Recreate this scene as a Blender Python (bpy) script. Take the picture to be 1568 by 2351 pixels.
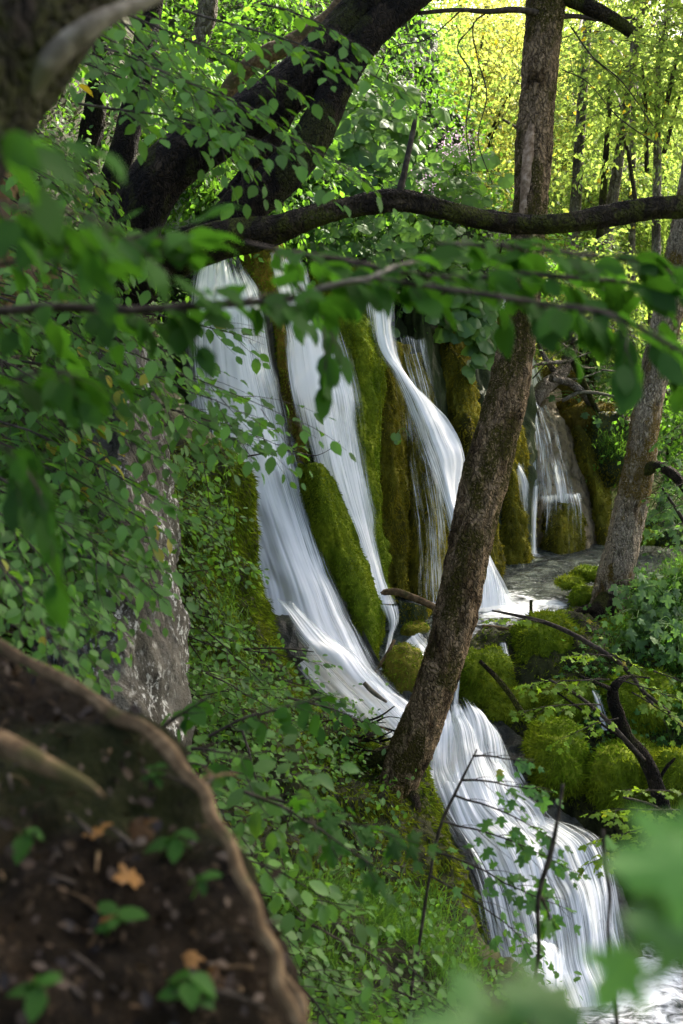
import bpy, math, random
import numpy as np

for _o in list(bpy.data.objects):
    bpy.data.objects.remove(_o, do_unlink=True)
SC = bpy.context.scene
COL = SC.collection

# ------------------------------------------------------------------ camera
IW, IH, FPX, PITCH = 1568.0, 2351.0, 2521.0, math.radians(10)
cam_d = bpy.data.cameras.new('camera')
cam = bpy.data.objects.new('camera', cam_d)
COL.objects.link(cam)
cam.location = (0, 0, 0)
cam.rotation_euler = (math.radians(90) - PITCH, 0, 0)
cam_d.sensor_fit = 'VERTICAL'
cam_d.sensor_height = 36.0
cam_d.sensor_width = 24.0
cam_d.lens = 36.0 * FPX / IH
cam_d.clip_start = 0.05
cam_d.clip_end = 2000
cam_d.dof.use_dof = True
cam_d.dof.focus_distance = 10.5
cam_d.dof.aperture_fstop = 2.8
SC.camera = cam

# ------------------------------------------------------------------ sky and sun
SUN_DIR = np.array([0.50, 0.62, 0.72]); SUN_DIR = SUN_DIR / np.linalg.norm(SUN_DIR)
world = bpy.data.worlds.new('World'); SC.world = world; world.use_nodes = True
wn = world.node_tree.nodes; wl = world.node_tree.links
wn.clear()
w_out = wn.new('ShaderNodeOutputWorld'); w_bg = wn.new('ShaderNodeBackground'); w_sky = wn.new('ShaderNodeTexSky')
w_sky.sky_type = 'NISHITA'; w_sky.sun_disc = False
w_sky.sun_elevation = math.asin(SUN_DIR[2]); w_sky.sun_rotation = math.atan2(SUN_DIR[0], SUN_DIR[1])
w_sky.air_density = 0.55; w_sky.dust_density = 7.0; w_sky.ozone_density = 0.0
w_bg.inputs['Strength'].default_value = 0.15
wl.new(w_sky.outputs[0], w_bg.inputs[0]); wl.new(w_bg.outputs[0], w_out.inputs[0])
sun_d = bpy.data.lights.new('sun', 'SUN'); sun_d.energy = 4.0; sun_d.angle = math.radians(0.6); sun_d.color = (1.0, 0.93, 0.80)
sun = bpy.data.objects.new('sun', sun_d); COL.objects.link(sun)
from mathutils import Vector, Matrix
sun.rotation_euler = Vector(-SUN_DIR).to_track_quat('-Z', 'Y').to_euler()
sun.location = tuple(SUN_DIR * 60)
SC.view_settings.view_transform = 'Standard'; SC.view_settings.look = 'None'
SC.view_settings.exposure = 2.5; SC.view_settings.gamma = 1.0; SC.view_settings.use_curve_mapping = False
SC.cycles.use_denoising = True
SC.cycles.max_bounces = 8; SC.cycles.diffuse_bounces = 4; SC.cycles.transmission_bounces = 4
SC.cycles.transparent_max_bounces = 16; SC.cycles.caustics_reflective = False; SC.cycles.caustics_refractive = False

# ------------------------------------------------------------------ helpers
CP, SP = math.cos(PITCH), math.sin(PITCH)
def P(px, py, D):
    """photo position (1568 wide) and forward distance in metres -> world point"""
    px = np.asarray(px, float); py = np.asarray(py, float); D = np.asarray(D, float)
    xc = (px - IW / 2) / FPX; yc = (IH / 2 - py) / FPX
    dx, dy, dz = xc, CP + yc * SP, -SP + yc * CP
    return np.stack([dx / dy * D, D + 0 * dx, dz / dy * D], -1)
def PZ(px, py, z):
    q = P(px, py, 1.0)
    return q * (z / q[..., 2])[..., None]

def _h(i, j, k, seed):
    with np.errstate(over='ignore'):
        h = (i.astype(np.uint32) * np.uint32(374761393) + j.astype(np.uint32) * np.uint32(668265263)
             + k.astype(np.uint32) * np.uint32(2147483647) + np.uint32(seed * 974711 % 4294967296))
        h = (h ^ (h >> np.uint32(13))) * np.uint32(1274126177)
        h = (h ^ (h >> np.uint32(15))) * np.uint32(2246822519)
        h = h ^ (h >> np.uint32(16))
    return h.astype(np.float64) / 4294967295.0
def vn(p, seed=0):
    p = np.asarray(p, float); f = np.floor(p); t = p - f; t = t * t * (3 - 2 * t)
    i = f.astype(np.int64); i0, j0, k0 = i[..., 0], i[..., 1], i[..., 2]
    r = 0
    for a in (0, 1):
        for b in (0, 1):
            for c in (0, 1):
                w = (t[..., 0] if a else 1 - t[..., 0]) * (t[..., 1] if b else 1 - t[..., 1]) * (t[..., 2] if c else 1 - t[..., 2])
                r = r + w * _h(i0 + a, j0 + b, k0 + c, seed)
    return r * 2 - 1
def fbm(p, octv=4, seed=0, gain=0.5):
    r = 0; a = 1.0; p = np.asarray(p, float)
    for o in range(octv):
        r = r + a * vn(p, seed + o * 17); p = p * 2.03; a *= gain
    return r
def nrm(v):
    v = np.asarray(v, float); return v / np.maximum(np.linalg.norm(v, axis=-1, keepdims=True), 1e-9)
def cr(pts, n, closed=False):
    """Catmull-Rom resample of N-dimensional stations to n rows"""
    p = np.asarray(pts, float)
    m = len(p); t = np.linspace(0, m - 1, n); i = np.clip(np.floor(t).astype(int), 0, m - 2); f = (t - i)[:, None]
    e = np.vstack([2 * p[0] - p[1], p, 2 * p[-1] - p[-2]])
    p0, p1, p2, p3 = e[i], e[i + 1], e[i + 2], e[i + 3]
    return 0.5 * ((2 * p1) + (-p0 + p2) * f + (2 * p0 - 5 * p1 + 4 * p2 - p3) * f ** 2 + (-p0 + 3 * p1 - 3 * p2 + p3) * f ** 3)

def mesh_data(name, V, Fs, smooth=True, uv=None, attrs=None):
    if isinstance(Fs, np.ndarray): Fs = [Fs]
    Fs = [np.asarray(f, np.int32) for f in Fs if len(f)]
    V = np.asarray(V, np.float32)
    me = bpy.data.meshes.new(name)
    me.vertices.add(len(V)); me.vertices.foreach_set('co', V.ravel())
    loops = np.concatenate([f.ravel() for f in Fs]); tot = np.concatenate([np.full(len(f), f.shape[1]) for f in Fs])
    start = np.concatenate([[0], np.cumsum(tot)[:-1]]).astype(np.int32)
    me.loops.add(len(loops)); me.loops.foreach_set('vertex_index', loops.astype(np.int32))
    me.polygons.add(len(tot)); me.polygons.foreach_set('loop_start', start)
    me.polygons.foreach_set('use_smooth', np.full(len(tot), bool(smooth)))
    if uv is not None:
        l = me.uv_layers.new(name='flow')
        l.data.foreach_set('uv', np.asarray(uv, np.float32)[loops].ravel())
    for k, a in (attrs or {}).items():
        at = me.attributes.new(k, 'FLOAT', 'POINT'); at.data.foreach_set('value', np.asarray(a, np.float32).ravel())
    me.update(calc_edges=True)
    return me
def link(name, me, mat=None, parent=None, loc=None):
    o = bpy.data.objects.new(name, me); COL.objects.link(o)
    if mat is not None and me is not None and len(me.materials) == 0: me.materials.append(mat)
    if loc is not None: o.location = loc
    if parent is not None:
        o.parent = parent
        if loc is None: o.location = tuple(-np.array(origin_of(parent)))
    return o
ORG = {}
def origin_of(o): return ORG.get(o.name, (0, 0, 0))
def mk(name, V, Fs, mat, parent=None, smooth=True, uv=None, attrs=None):
    return link(name, mesh_data(name, V, Fs, smooth, uv, attrs), mat, parent)
def thing(name, base, label, cat, group=None):
    o = bpy.data.objects.new(name, None); COL.objects.link(o); o.empty_display_size = 0.2
    o.location = tuple(float(x) for x in base); ORG[o.name] = tuple(float(x) for x in base)
    return tag(o, label, cat, group)
def tag(o, label=None, cat=None, group=None, kind=None):
    if label: o['label'] = label
    if cat: o['category'] = cat
    if group: o['group'] = group
    if kind: o['kind'] = kind
    return o
def struct(o, label=None): return tag(o, label, kind='structure')
def stuff(o, label=None, cat=None): return tag(o, label, cat, kind='stuff')

def gridF(nv, nu, wrap=False):
    i = np.arange(nv - 1)[:, None]; j = np.arange(nu if wrap else nu - 1)[None, :]
    j2 = (j + 1) % nu
    return np.stack([i * nu + j, i * nu + j2, (i + 1) * nu + j2, (i + 1) * nu + j], -1).reshape(-1, 4)
def gridN(V):
    du = np.gradient(V, axis=1); dv = np.gradient(V, axis=0)
    n = nrm(np.cross(du, dv))
    # face the camera side
    return n
def tube(pts, rad, nu=12, nseg=None, disp=None, cap=True):
    """round limb through pts with radii; disp(angle, along, P)->metres outward"""
    pts = np.asarray(pts, float); rad = np.asarray(rad, float)
    q = np.column_stack([pts, rad])
    if nseg: q = cr(q, nseg)
    c, r = q[:, :3], np.maximum(q[:, 3], 0.0008)
    T = nrm(np.gradient(c, axis=0))
    a = np.array([0, 0, 1.0]) if abs(T[0][2]) < 0.9 else np.array([0, 1.0, 0])
    N = np.zeros_like(c); n0 = nrm(a - T[0] * np.dot(a, T[0])); N[0] = n0
    for k in range(1, len(c)):
        n0 = n0 - T[k] * np.dot(n0, T[k]); n0 = n0 / max(np.linalg.norm(n0), 1e-9); N[k] = n0
    B = np.cross(T, N)
    th = np.linspace(0, 2 * np.pi, nu, endpoint=False)
    dirs = N[:, None] * np.cos(th)[None, :, None] + B[:, None] * np.sin(th)[None, :, None]
    s = np.concatenate([[0], np.cumsum(np.linalg.norm(np.diff(c, axis=0), axis=1))])
    R = np.repeat(r[:, None], nu, 1)
    if disp is not None:
        R = R + disp(th[None, :] + 0 * R, s[:, None] + 0 * R, c[:, None] + dirs * r[:, None, None], R)
    V = (c[:, None] + dirs * R[..., None]).reshape(-1, 3)
    F = [gridF(len(c), nu, True)]
    uv = np.stack([(np.minimum(th, 2 * np.pi - th)[None, :] * np.mean(r) + 0 * R), s[:, None] + 0 * R], -1).reshape(-1, 2)
    if cap:
        n = len(V); V = np.vstack([V, c[:1], c[-1:]]); uv = np.vstack([uv, [[0, 0], [0, s[-1]]]])
        j = np.arange(nu); j2 = (j + 1) % nu; last = (len(c) - 1) * nu
        F.append(np.stack([j2, j, np.full(nu, n)], -1)); F.append(np.stack([last + j, last + j2, np.full(nu, n + 1)], -1))
    return V, F, uv
class Acc:
    """collects pieces of ONE part"""
    def __init__(s): s.V = []; s.F = {}; s.n = 0; s.uv = []
    def add(s, V, Fs, uv=None):
        if isinstance(Fs, np.ndarray): Fs = [Fs]
        for f in Fs: s.F.setdefault(f.shape[1], []).append(np.asarray(f) + s.n)
        s.V.append(np.asarray(V)); s.n += len(V)
        s.uv.append(np.zeros((len(V), 2)) if uv is None else uv)
    def out(s): return np.vstack(s.V), [np.vstack(f) for f in s.F.values()], np.vstack(s.uv)
    def mk(s, name, mat, parent=None, smooth=True):
        V, F, uv = s.out(); return mk(name, V, F, mat, parent, smooth, uv)
def inst(T, F, pos, R, sc):
    """many copies of a small template as one vertex array"""
    n = len(pos); m = len(T)
    V = pos[:, None, :] + np.asarray(sc)[:, None, None] * np.einsum('nij,vj->nvi', R, T)
    off = (np.arange(n) * m)
    return V.reshape(-1, 3), [(f[None] + off[:, None, None]).reshape(-1, f.shape[1]) for f in (F if isinstance(F, list) else [F])]
def basis(y, z):
    """rotation matrices with columns x,y,z: y along, z roughly normal"""
    y = nrm(y); x = nrm(np.cross(y, z)); z = np.cross(x, y)
    return np.stack([x, y, z], -1)

# ------------------------------------------------------------------ materials
def new_mat(name):
    m = bpy.data.materials.new(name); m.use_nodes = True; nt = m.node_tree; nt.nodes.clear()
    return m, nt
class G:
    def __init__(s, name): s.m, s.nt = new_mat(name); s.out = s.n('OutputMaterial')
    def n(s, t, **kw):
        nd = s.nt.nodes.new('ShaderNode' + t)
        for k, v in kw.items():
            if k in nd.inputs: s.set(nd.inputs[k], v)
            else: setattr(nd, k, v)
        return nd
    def set(s, sock, v):
        if hasattr(v, 'links') or hasattr(v, 'is_output'): s.nt.links.new(v, sock)
        else:
            if isinstance(v, (tuple, list)) and len(v) == 3 and sock.type == 'RGBA': v = (*v, 1)
            sock.default_value = v
    def noise(s, vec, scale, detail=4, rough=0.55, dist=0.0):
        return s.n('TexNoise', Vector=vec, Scale=scale, Detail=detail, Roughness=rough, Distortion=dist).outputs[0]
    def ramp(s, fac, stops, interp='LINEAR'):
        r = s.n('ValToRGB'); r.color_ramp.interpolation = interp; e = r.color_ramp.elements
        while len(e) < len(stops): e.new(0.5)
        for k, (p, c) in enumerate(stops):
            e[k].position = p; e[k].color = (*c, 1) if len(c) == 3 else c
        s.nt.links.new(fac, r.inputs[0]); return r.outputs[0]
    def mix(s, fac, a, b, mode='MIX'):
        x = s.n('Mix', data_type='RGBA', blend_type=mode)
        s.set(x.inputs[0], fac); s.set(x.inputs[6], a); s.set(x.inputs[7], b); return x.outputs[2]
    def math(s, op, a, b=0.0, clamp=False):
        x = s.n('Math', operation=op, use_clamp=clamp); s.set(x.inputs[0], a); s.set(x.inputs[1], b); return x.outputs[0]
    def mapr(s, v, a, b, c=0.0, d=1.0, smooth=True):
        x = s.n('MapRange', interpolation_type='SMOOTHSTEP' if smooth else 'LINEAR', clamp=True) if smooth else s.n('MapRange')
        s.set(x.inputs[0], v); s.set(x.inputs[1], a); s.set(x.inputs[2], b); s.set(x.inputs[3], c); s.set(x.inputs[4], d); return x.outputs[0]
    def scale(s, vec, sx, sy, sz):
        x = s.n('Mapping'); s.nt.links.new(vec, x.inputs[0]); x.inputs['Scale'].default_value = (sx, sy, sz); return x.outputs[0]
    def pos(s): return s.n('NewGeometry').outputs['Position']
    def bump(s, h, strength=0.5, dist=0.02):
        return s.n('Bump', Height=h, Strength=strength, Distance=dist).outputs[0]
    def finish(s, sh): s.nt.links.new(sh, s.out.inputs[0]); return s.m
    def principled(s, **kw):
        b = s.n('BsdfPrincipled')
        for k, v in kw.items(): s.set(b.inputs[k.replace('_', ' ')], v)
        return b.outputs[0]

def m_moss(name, c1, c2, c3, wet=0.0, sc=1.0, zs=1.0):
    g = G(name); p = g.pos(); ps = g.scale(p, sc, sc, sc * zs)
    n1 = g.noise(ps, 2.2, 5); n2 = g.noise(ps, 14, 4); n3 = g.noise(p, 90, 2)
    c = g.ramp(n1, [(0.30, c1), (0.50, c2), (0.70, c3)])
    c = g.mix(g.mapr(n2, 0.35, 0.7), c, g.mix(0.65, c, c1), 'MIX')
    hgt = g.math('ADD', g.math('MULTIPLY', n3, 0.5), n2)
    b = g.principled(Base_Color=c, Roughness=0.9 - 0.4 * wet, Specular_IOR_Level=0.15 + 0.35 * wet, Normal=g.bump(hgt, 0.9, 0.03))
    return g.finish(b)
def m_blade(name, c1, c2):
    g = G(name); r = g.n('NewGeometry').outputs['Random Per Island']; n = g.noise(g.pos(), 1.7, 3)
    c = g.mix(g.mapr(n, 0.35, 0.65), c1, c2); c = g.mix(g.math('MULTIPLY', r, 0.5), c, g.mix(0.5, c1, (0.012, 0.015, 0.003)))
    d = g.n('BsdfDiffuse', Color=c).outputs[0]; t = g.n('BsdfTranslucent', Color=c).outputs[0]
    x = g.n('MixShader'); x.inputs[0].default_value = 0.35; g.nt.links.new(d, x.inputs[1]); g.nt.links.new(t, x.inputs[2])
    return g.finish(x.outputs[0])
def m_bark(name, dark, mid, pale, moss, mossamt=0.45, paleamt=0.6, sc=1.0):
    g = G(name); p = g.pos()
    wob = g.n('TexNoise', Vector=p, Scale=9 * sc, Detail=3).outputs['Color']
    vm = g.n('VectorMath', operation='MULTIPLY_ADD'); g.nt.links.new(wob, vm.inputs[0]); vm.inputs[1].default_value = (0.16 / sc,) * 3; g.nt.links.new(p, vm.inputs[2])
    pd = g.scale(vm.outputs[0], 38 * sc, 38 * sc, 13 * sc)
    cell = g.n('TexVoronoi', Vector=pd, Scale=1.0, feature='F1'); edge = g.n('TexVoronoi', Vector=pd, Scale=1.0, feature='DISTANCE_TO_EDGE').outputs['Distance']
    cid = g.n('SeparateColor'); g.nt.links.new(cell.outputs['Color'], cid.inputs[0])
    n1 = g.noise(g.scale(p, 5 * sc, 5 * sc, 2.2 * sc), 1.0, 6, 0.62, 0.4)
    crack = g.noise(g.scale(p, 40 * sc, 40 * sc, 9 * sc), 1.0, 5, 0.7, 0.6)
    n2 = g.noise(g.scale(p, 1, 1, 0.6), 3.4 * sc, 5, 0.6); n3 = g.noise(p, 70, 3, 0.6)
    k = g.math('ADD', g.math('MULTIPLY', cid.outputs[0], 0.16), g.math('MULTIPLY', n1, 1.08))
    k = g.math('ADD', k, (paleamt - 0.45) * 0.35)
    c = g.ramp(k, [(0.44, dark), (0.58, mid), (0.74, pale)])
    c = g.mix(g.math('MULTIPLY', g.mapr(edge, 0.10, 0.0), 0.6), c, dark)
    c = g.mix(g.math('MULTIPLY', g.mapr(crack, 0.50, 0.36), 0.75), c, dark)
    c = g.mix(g.math('MULTIPLY', g.mapr(n2, 0.64 - 0.28 * mossamt, 0.72 - 0.28 * mossamt), g.mapr(n3, 0.30, 0.55)), c, g.mix(n3, moss, tuple(x * 2.0 for x in moss)))
    h = g.math('ADD', g.math('MULTIPLY', crack, 0.9), g.math('ADD', g.math('MULTIPLY', g.mapr(edge, 0.0, 0.22), 0.9), g.math('MULTIPLY', g.math('ADD', n3, cid.outputs[1]), 0.25)))
    return g.finish(g.principled(Base_Color=c, Roughness=0.88, Specular_IOR_Level=0.15, Normal=g.bump(h, 1.0, 0.035)))
def m_wood(name, dark, mid, pale, moss, mossamt=0.3):
    g = G(name); p = g.pos(); n1 = g.noise(p, 26, 5, 0.6); n2 = g.noise(p, 7, 4); n3 = g.noise(p, 120, 3)
    c = g.ramp(n1, [(0.32, dark), (0.50, mid), (0.68, pale)])
    c = g.mix(g.math('MULTIPLY', g.mapr(n2, 0.66 - 0.3 * mossamt, 0.74 - 0.3 * mossamt), 0.8), c, moss)
    return g.finish(g.principled(Base_Color=c, Roughness=0.85, Specular_IOR_Level=0.2, Normal=g.bump(g.math('ADD', n1, g.math('MULTIPLY', n3, 0.4)), 0.7, 0.008)))
def m_leaf(name, dif, trl, var=0.35, yellow=0.0, gloss=0.10, mixt=0.45, rough=0.5):
    g = G(name); r = g.n('NewGeometry').outputs['Random Per Island']
    oi = g.n('ObjectInfo').outputs['Random']
    r = g.math('FRACT', g.math('ADD', r, oi)); n = g.noise(g.pos(), 1.1, 2)
    dk = tuple(x * (1 - var) for x in dif); lt = tuple(min(1, x * (1 + var)) for x in dif)
    c = g.mix(r, dk, lt)
    tc = g.mix(r, tuple(x * (1 - var) for x in trl), tuple(min(1, x * (1 + var)) for x in trl))
    if yellow > 0:
        k = g.math('MULTIPLY', g.mapr(r, 1 - yellow, 1 - yellow + 0.02), g.mapr(n, 0.5, 0.62))
        c = g.mix(k, c, (0.30, 0.24, 0.02)); tc = g.mix(k, tc, (0.6, 0.45, 0.02))
    # fine veins and blotches
    f = g.noise(g.pos(), 150, 2); c = g.mix(g.math('MULTIPLY', g.mapr(f, 0.45, 0.7), 0.22), c, tuple(x * 0.55 for x in dif))
    d = g.n('BsdfDiffuse', Color=c).outputs[0]; t = g.n('BsdfTranslucent', Color=tc).outputs[0]
    x = g.n('MixShader'); x.inputs[0].default_value = mixt; g.nt.links.new(d, x.inputs[1]); g.nt.links.new(t, x.inputs[2])
    gl = g.n('BsdfGlossy', Color=(1, 1, 1), Roughness=rough).outputs[0]
    y = g.n('MixShader'); y.inputs[0].default_value = 0.006 + gloss * 0.10; g.nt.links.new(x.outputs[0], y.inputs[1]); g.nt.links.new(gl, y.inputs[2])
    return g.finish(y.outputs[0])
def m_rock(name, c1, c2, c3, lichen=0.0, wet=0.0, zs=0.6):
    g = G(name); p = g.pos(); ps = g.scale(p, 1, 1, zs)
    n1 = g.noise(ps, 3.0, 6, 0.6); n2 = g.noise(ps, 17, 5, 0.65); n3 = g.noise(p, 70, 3)
    c = g.ramp(n1, [(0.32, c1), (0.5, c2), (0.68, c3)])
    c = g.mix(g.mapr(n2, 0.5, 0.3), c, tuple(x * 0.35 for x in c1))
    if lichen > 0:
        k = g.math('MULTIPLY', g.mapr(g.noise(ps, 30, 4, 0.7), 0.53, 0.60), g.mapr(g.noise(g.scale(p, 1, 1, 0.5), 1.6, 3), 0.48, 0.62))
        c = g.mix(g.math('MULTIPLY', k, lichen), c, (0.52, 0.52, 0.46))
    h = g.math('ADD', n1, g.math('ADD', g.math('MULTIPLY', n2, 0.7), g.math('MULTIPLY', n3, 0.25)))
    return g.finish(g.principled(Base_Color=c, Roughness=0.85 - 0.55 * wet, Specular_IOR_Level=0.2 + 0.4 * wet, Normal=g.bump(h, 0.9, 0.05)))
def m_soil(name):
    g = G(name); p = g.pos(); n1 = g.noise(p, 6, 6, 0.65); n2 = g.noise(p, 40, 5, 0.7); n3 = g.noise(p, 2.0, 3)
    c = g.ramp(n1, [(0.3, (0.003, 0.002, 0.001)), (0.5, (0.010, 0.007, 0.003)), (0.7, (0.024, 0.016, 0.008))])
    c = g.mix(g.mapr(n2, 0.55, 0.7), c, (0.05, 0.036, 0.02))
    c = g.mix(g.math('MULTIPLY', g.mapr(n3, 0.5, 0.65), 0.6), c, (0.022, 0.03, 0.006))
    return g.finish(g.principled(Base_Color=c, Roughness=0.95, Specular_IOR_Level=0.1, Normal=g.bump(g.math('ADD', n1, n2), 1.0, 0.04)))
def m_forest_floor(name):
    g = G(name); p = g.pos(); n1 = g.noise(p, 1.2, 5, 0.6); n2 = g.noise(p, 12, 4)
    c = g.ramp(n1, [(0.3, (0.02, 0.022, 0.008)), (0.5, (0.035, 0.05, 0.012)), (0.68, (0.07, 0.09, 0.02))])
    c = g.mix(g.mapr(n2, 0.5, 0.7), c, (0.05, 0.04, 0.02))
    return g.finish(g.principled(Base_Color=c, Roughness=0.95, Specular_IOR_Level=0.1, Normal=g.bump(n2, 1.0, 0.1)))
def m_fall(name, seed=0.0, su=60.0, sv=0.9, tint=(0.80, 0.85, 0.83)):
    g = G(name); uv = g.n('UVMap', uv_map='flow').outputs[0]
    de = g.n('Attribute', attribute_name='dens').outputs['Fac']
    off = g.n('VectorMath', operation='ADD'); g.nt.links.new(uv, off.inputs[0]); off.inputs[1].default_value = (seed * 3.7, seed * 5.1, seed)
    v = off.outputs[0]
    n1 = g.noise(g.scale(v, su, sv, 1), 1.0, 5, 0.68, 0.15)
    n2 = g.noise(g.scale(v, su * 0.22, sv * 0.55, 1), 1.0, 4, 0.55, 0.3)
    n3 = g.noise(g.scale(v, su * 2.2, sv * 1.6, 1), 1.0, 3, 0.6)
    n4 = g.noise(g.scale(v, 2.2, 1.3, 1), 1.0, 4, 0.6, 0.5)
    s = g.math('ADD', g.math('ADD', g.math('MULTIPLY', n1, 0.42), g.math('MULTIPLY', n2, 0.26)), g.math('ADD', g.math('MULTIPLY', n3, 0.16), g.math('MULTIPLY', n4, 0.16)))
    s = g.math('ADD', g.math('MULTIPLY', g.math('SUBTRACT', s, 0.5), 1.9), 0.5)
    thr = g.math('SUBTRACT', 1.0, de)
    al = g.mapr(s, g.math('SUBTRACT', thr, 0.24), g.math('ADD', thr, 0.20))
    c = g.mix(g.mapr(g.math('ADD', s, g.math('SUBTRACT', de, 0.55)), 0.34, 0.62), tint, (0.985, 0.99, 0.97))
    d = g.n('BsdfDiffuse', Color=c).outputs[0]; t = g.n('BsdfTranslucent', Color=c).outputs[0]
    x = g.n('MixShader'); x.inputs[0].default_value = 0.15; g.nt.links.new(d, x.inputs[1]); g.nt.links.new(t, x.inputs[2])
    tr = g.n('BsdfTransparent').outputs[0]
    y = g.n('MixShader'); g.nt.links.new(al, y.inputs[0]); g.nt.links.new(tr, y.inputs[1]); g.nt.links.new(x.outputs[0], y.inputs[2])
    return g.finish(y.outputs[0])
def m_pool(name, foam_at=None, foam_r=1.0, calm=1.0):
    g = G(name); p = g.pos()
    n1 = g.noise(g.scale(p, 1, 2.0, 1), 6.0, 4, 0.6, 0.5); n2 = g.noise(g.scale(p, 1, 2.2, 1), 20, 3, 0.6)
    c = g.ramp(n1, [(0.38, (0.025, 0.034, 0.026)), (0.62, (0.12, 0.14, 0.115))])
    w = g.principled(Base_Color=c, Roughness=0.12, Specular_IOR_Level=0.6, IOR=1.33, Normal=g.bump(g.math('ADD', n1, g.math('MULTIPLY', n2, 0.5)), 1.0, 0.22 * calm))
    if foam_at is None: return g.finish(w)
    ds = None
    for (fx, fy, fz, fr) in foam_at:
        dn = g.n('VectorMath', operation='DISTANCE'); g.nt.links.new(p, dn.inputs[0]); dn.inputs[1].default_value = (fx, fy, fz)
        k = g.math('DIVIDE', dn.outputs['Value'], fr); ds = k if ds is None else g.math('MINIMUM', ds, k)
    fn = g.noise(g.scale(p, 1.0, 1.8, 1), 7, 5, 0.65, 0.6)
    f = g.mapr(g.math('SUBTRACT', g.math('MULTIPLY', fn, 1.2), g.math('MULTIPLY', ds, 0.62)), 0.02, 0.52)
    d = g.n('BsdfDiffuse', Color=(0.88, 0.92, 0.93)).outputs[0]
    x = g.n('MixShader'); g.nt.links.new(f, x.inputs[0]); g.nt.links.new(w, x.inputs[1]); g.nt.links.new(d, x.inputs[2])
    return g.finish(x.outputs[0])

M = {}
M['moss_green'] = m_moss('moss_green', (0.045, 0.070, 0.004), (0.135, 0.190, 0.009), (0.23, 0.265, 0.014))
M['moss_olive'] = m_moss('moss_olive', (0.032, 0.031, 0.004), (0.15, 0.140, 0.012), (0.26, 0.225, 0.02), zs=0.35)
M['moss_wet'] = m_moss('moss_wet', (0.010, 0.016, 0.004), (0.030, 0.045, 0.009), (0.070, 0.085, 0.016), wet=0.5, zs=0.3)
M['moss_gold'] = m_moss('moss_gold', (0.045, 0.035, 0.006), (0.13, 0.10, 0.012), (0.21, 0.15, 0.016))
M['blade_green'] = m_blade('blade_green', (0.13, 0.215, 0.012), (0.22, 0.27, 0.016))
M['blade_olive'] = m_blade('blade_olive', (0.16, 0.15, 0.012), (0.28, 0.235, 0.02))
M['blade_dark'] = m_blade('blade_dark', (0.055, 0.085, 0.008), (0.12, 0.14, 0.012))
M['blade_gold'] = m_blade('blade_gold', (0.12, 0.085, 0.01), (0.17, 0.14, 0.014))
M['rock_lichen'] = m_rock('rock_lichen', (0.035, 0.030, 0.020), (0.075, 0.068, 0.050), (0.13, 0.12, 0.095), lichen=0.95)
M['rock_earth'] = m_rock('rock_earth', (0.012, 0.012, 0.004), (0.028, 0.032, 0.008), (0.055, 0.056, 0.014))
M['rock_ochre'] = m_rock('rock_ochre', (0.06, 0.035, 0.015), (0.16, 0.10, 0.045), (0.28, 0.19, 0.09))
M['rock_wet'] = m_rock('rock_wet', (0.010, 0.011, 0.006), (0.022, 0.024, 0.013), (0.05, 0.05, 0.028), wet=0.7, zs=0.3)
M['rock_tufa'] = m_rock('rock_tufa', (0.09, 0.075, 0.03), (0.22, 0.165, 0.085), (0.32, 0.25, 0.15), wet=0.35, zs=0.4)
M['soil'] = m_soil('soil'); M['floor'] = m_forest_floor('forest_floor')
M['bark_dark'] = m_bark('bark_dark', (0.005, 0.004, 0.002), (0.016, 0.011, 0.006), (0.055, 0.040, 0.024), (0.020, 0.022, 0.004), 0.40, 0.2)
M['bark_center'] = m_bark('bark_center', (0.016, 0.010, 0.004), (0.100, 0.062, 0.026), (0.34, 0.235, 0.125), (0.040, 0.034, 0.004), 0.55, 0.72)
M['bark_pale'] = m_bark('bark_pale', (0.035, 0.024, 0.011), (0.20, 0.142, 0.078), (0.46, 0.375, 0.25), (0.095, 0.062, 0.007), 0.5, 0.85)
M['bark_far'] = m_bark('bark_far', (0.06, 0.05, 0.035), (0.16, 0.13, 0.10), (0.34, 0.30, 0.25), (0.05, 0.05, 0.02), 0.2, 0.4, 0.6)
M['bark_branch'] = m_bark('bark_branch', (0.014, 0.010, 0.005), (0.040, 0.030, 0.016), (0.085, 0.064, 0.036), (0.040, 0.044, 0.006), 0.62, 0.2)
M['bare_wood'] = m_wood('bare_wood', (0.10, 0.06, 0.03), (0.25, 0.17, 0.10), (0.40, 0.30, 0.20), (0.12, 0.08, 0.04), 0.4)
M['twig'] = m_wood('twig', (0.012, 0.010, 0.007), (0.035, 0.027, 0.018), (0.08, 0.066, 0.048), (0.03, 0.03, 0.01), 0.2)
M['twig_grey'] = m_wood('twig_grey', (0.05, 0.045, 0.03), (0.12, 0.105, 0.075), (0.22, 0.20, 0.15), (0.07, 0.07, 0.03), 0.25)
M['root'] = m_wood('root_bark', (0.035, 0.021, 0.008), (0.085, 0.055, 0.024), (0.16, 0.11, 0.055), (0.045, 0.043, 0.01), 0.4)
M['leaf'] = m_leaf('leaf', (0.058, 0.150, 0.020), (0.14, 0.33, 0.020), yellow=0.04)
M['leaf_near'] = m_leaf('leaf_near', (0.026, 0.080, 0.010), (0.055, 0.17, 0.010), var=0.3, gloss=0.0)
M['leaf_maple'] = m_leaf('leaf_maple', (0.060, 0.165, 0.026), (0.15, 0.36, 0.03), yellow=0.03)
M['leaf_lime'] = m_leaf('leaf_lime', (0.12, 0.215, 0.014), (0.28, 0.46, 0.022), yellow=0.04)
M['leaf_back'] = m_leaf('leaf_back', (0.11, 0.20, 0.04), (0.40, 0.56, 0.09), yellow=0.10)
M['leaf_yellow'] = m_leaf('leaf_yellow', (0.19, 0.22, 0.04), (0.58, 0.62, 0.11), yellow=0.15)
M['leaf_wide'] = m_leaf('leaf_wide', (0.072, 0.160, 0.032), (0.15, 0.31, 0.04), var=0.25, gloss=0.2)
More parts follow.
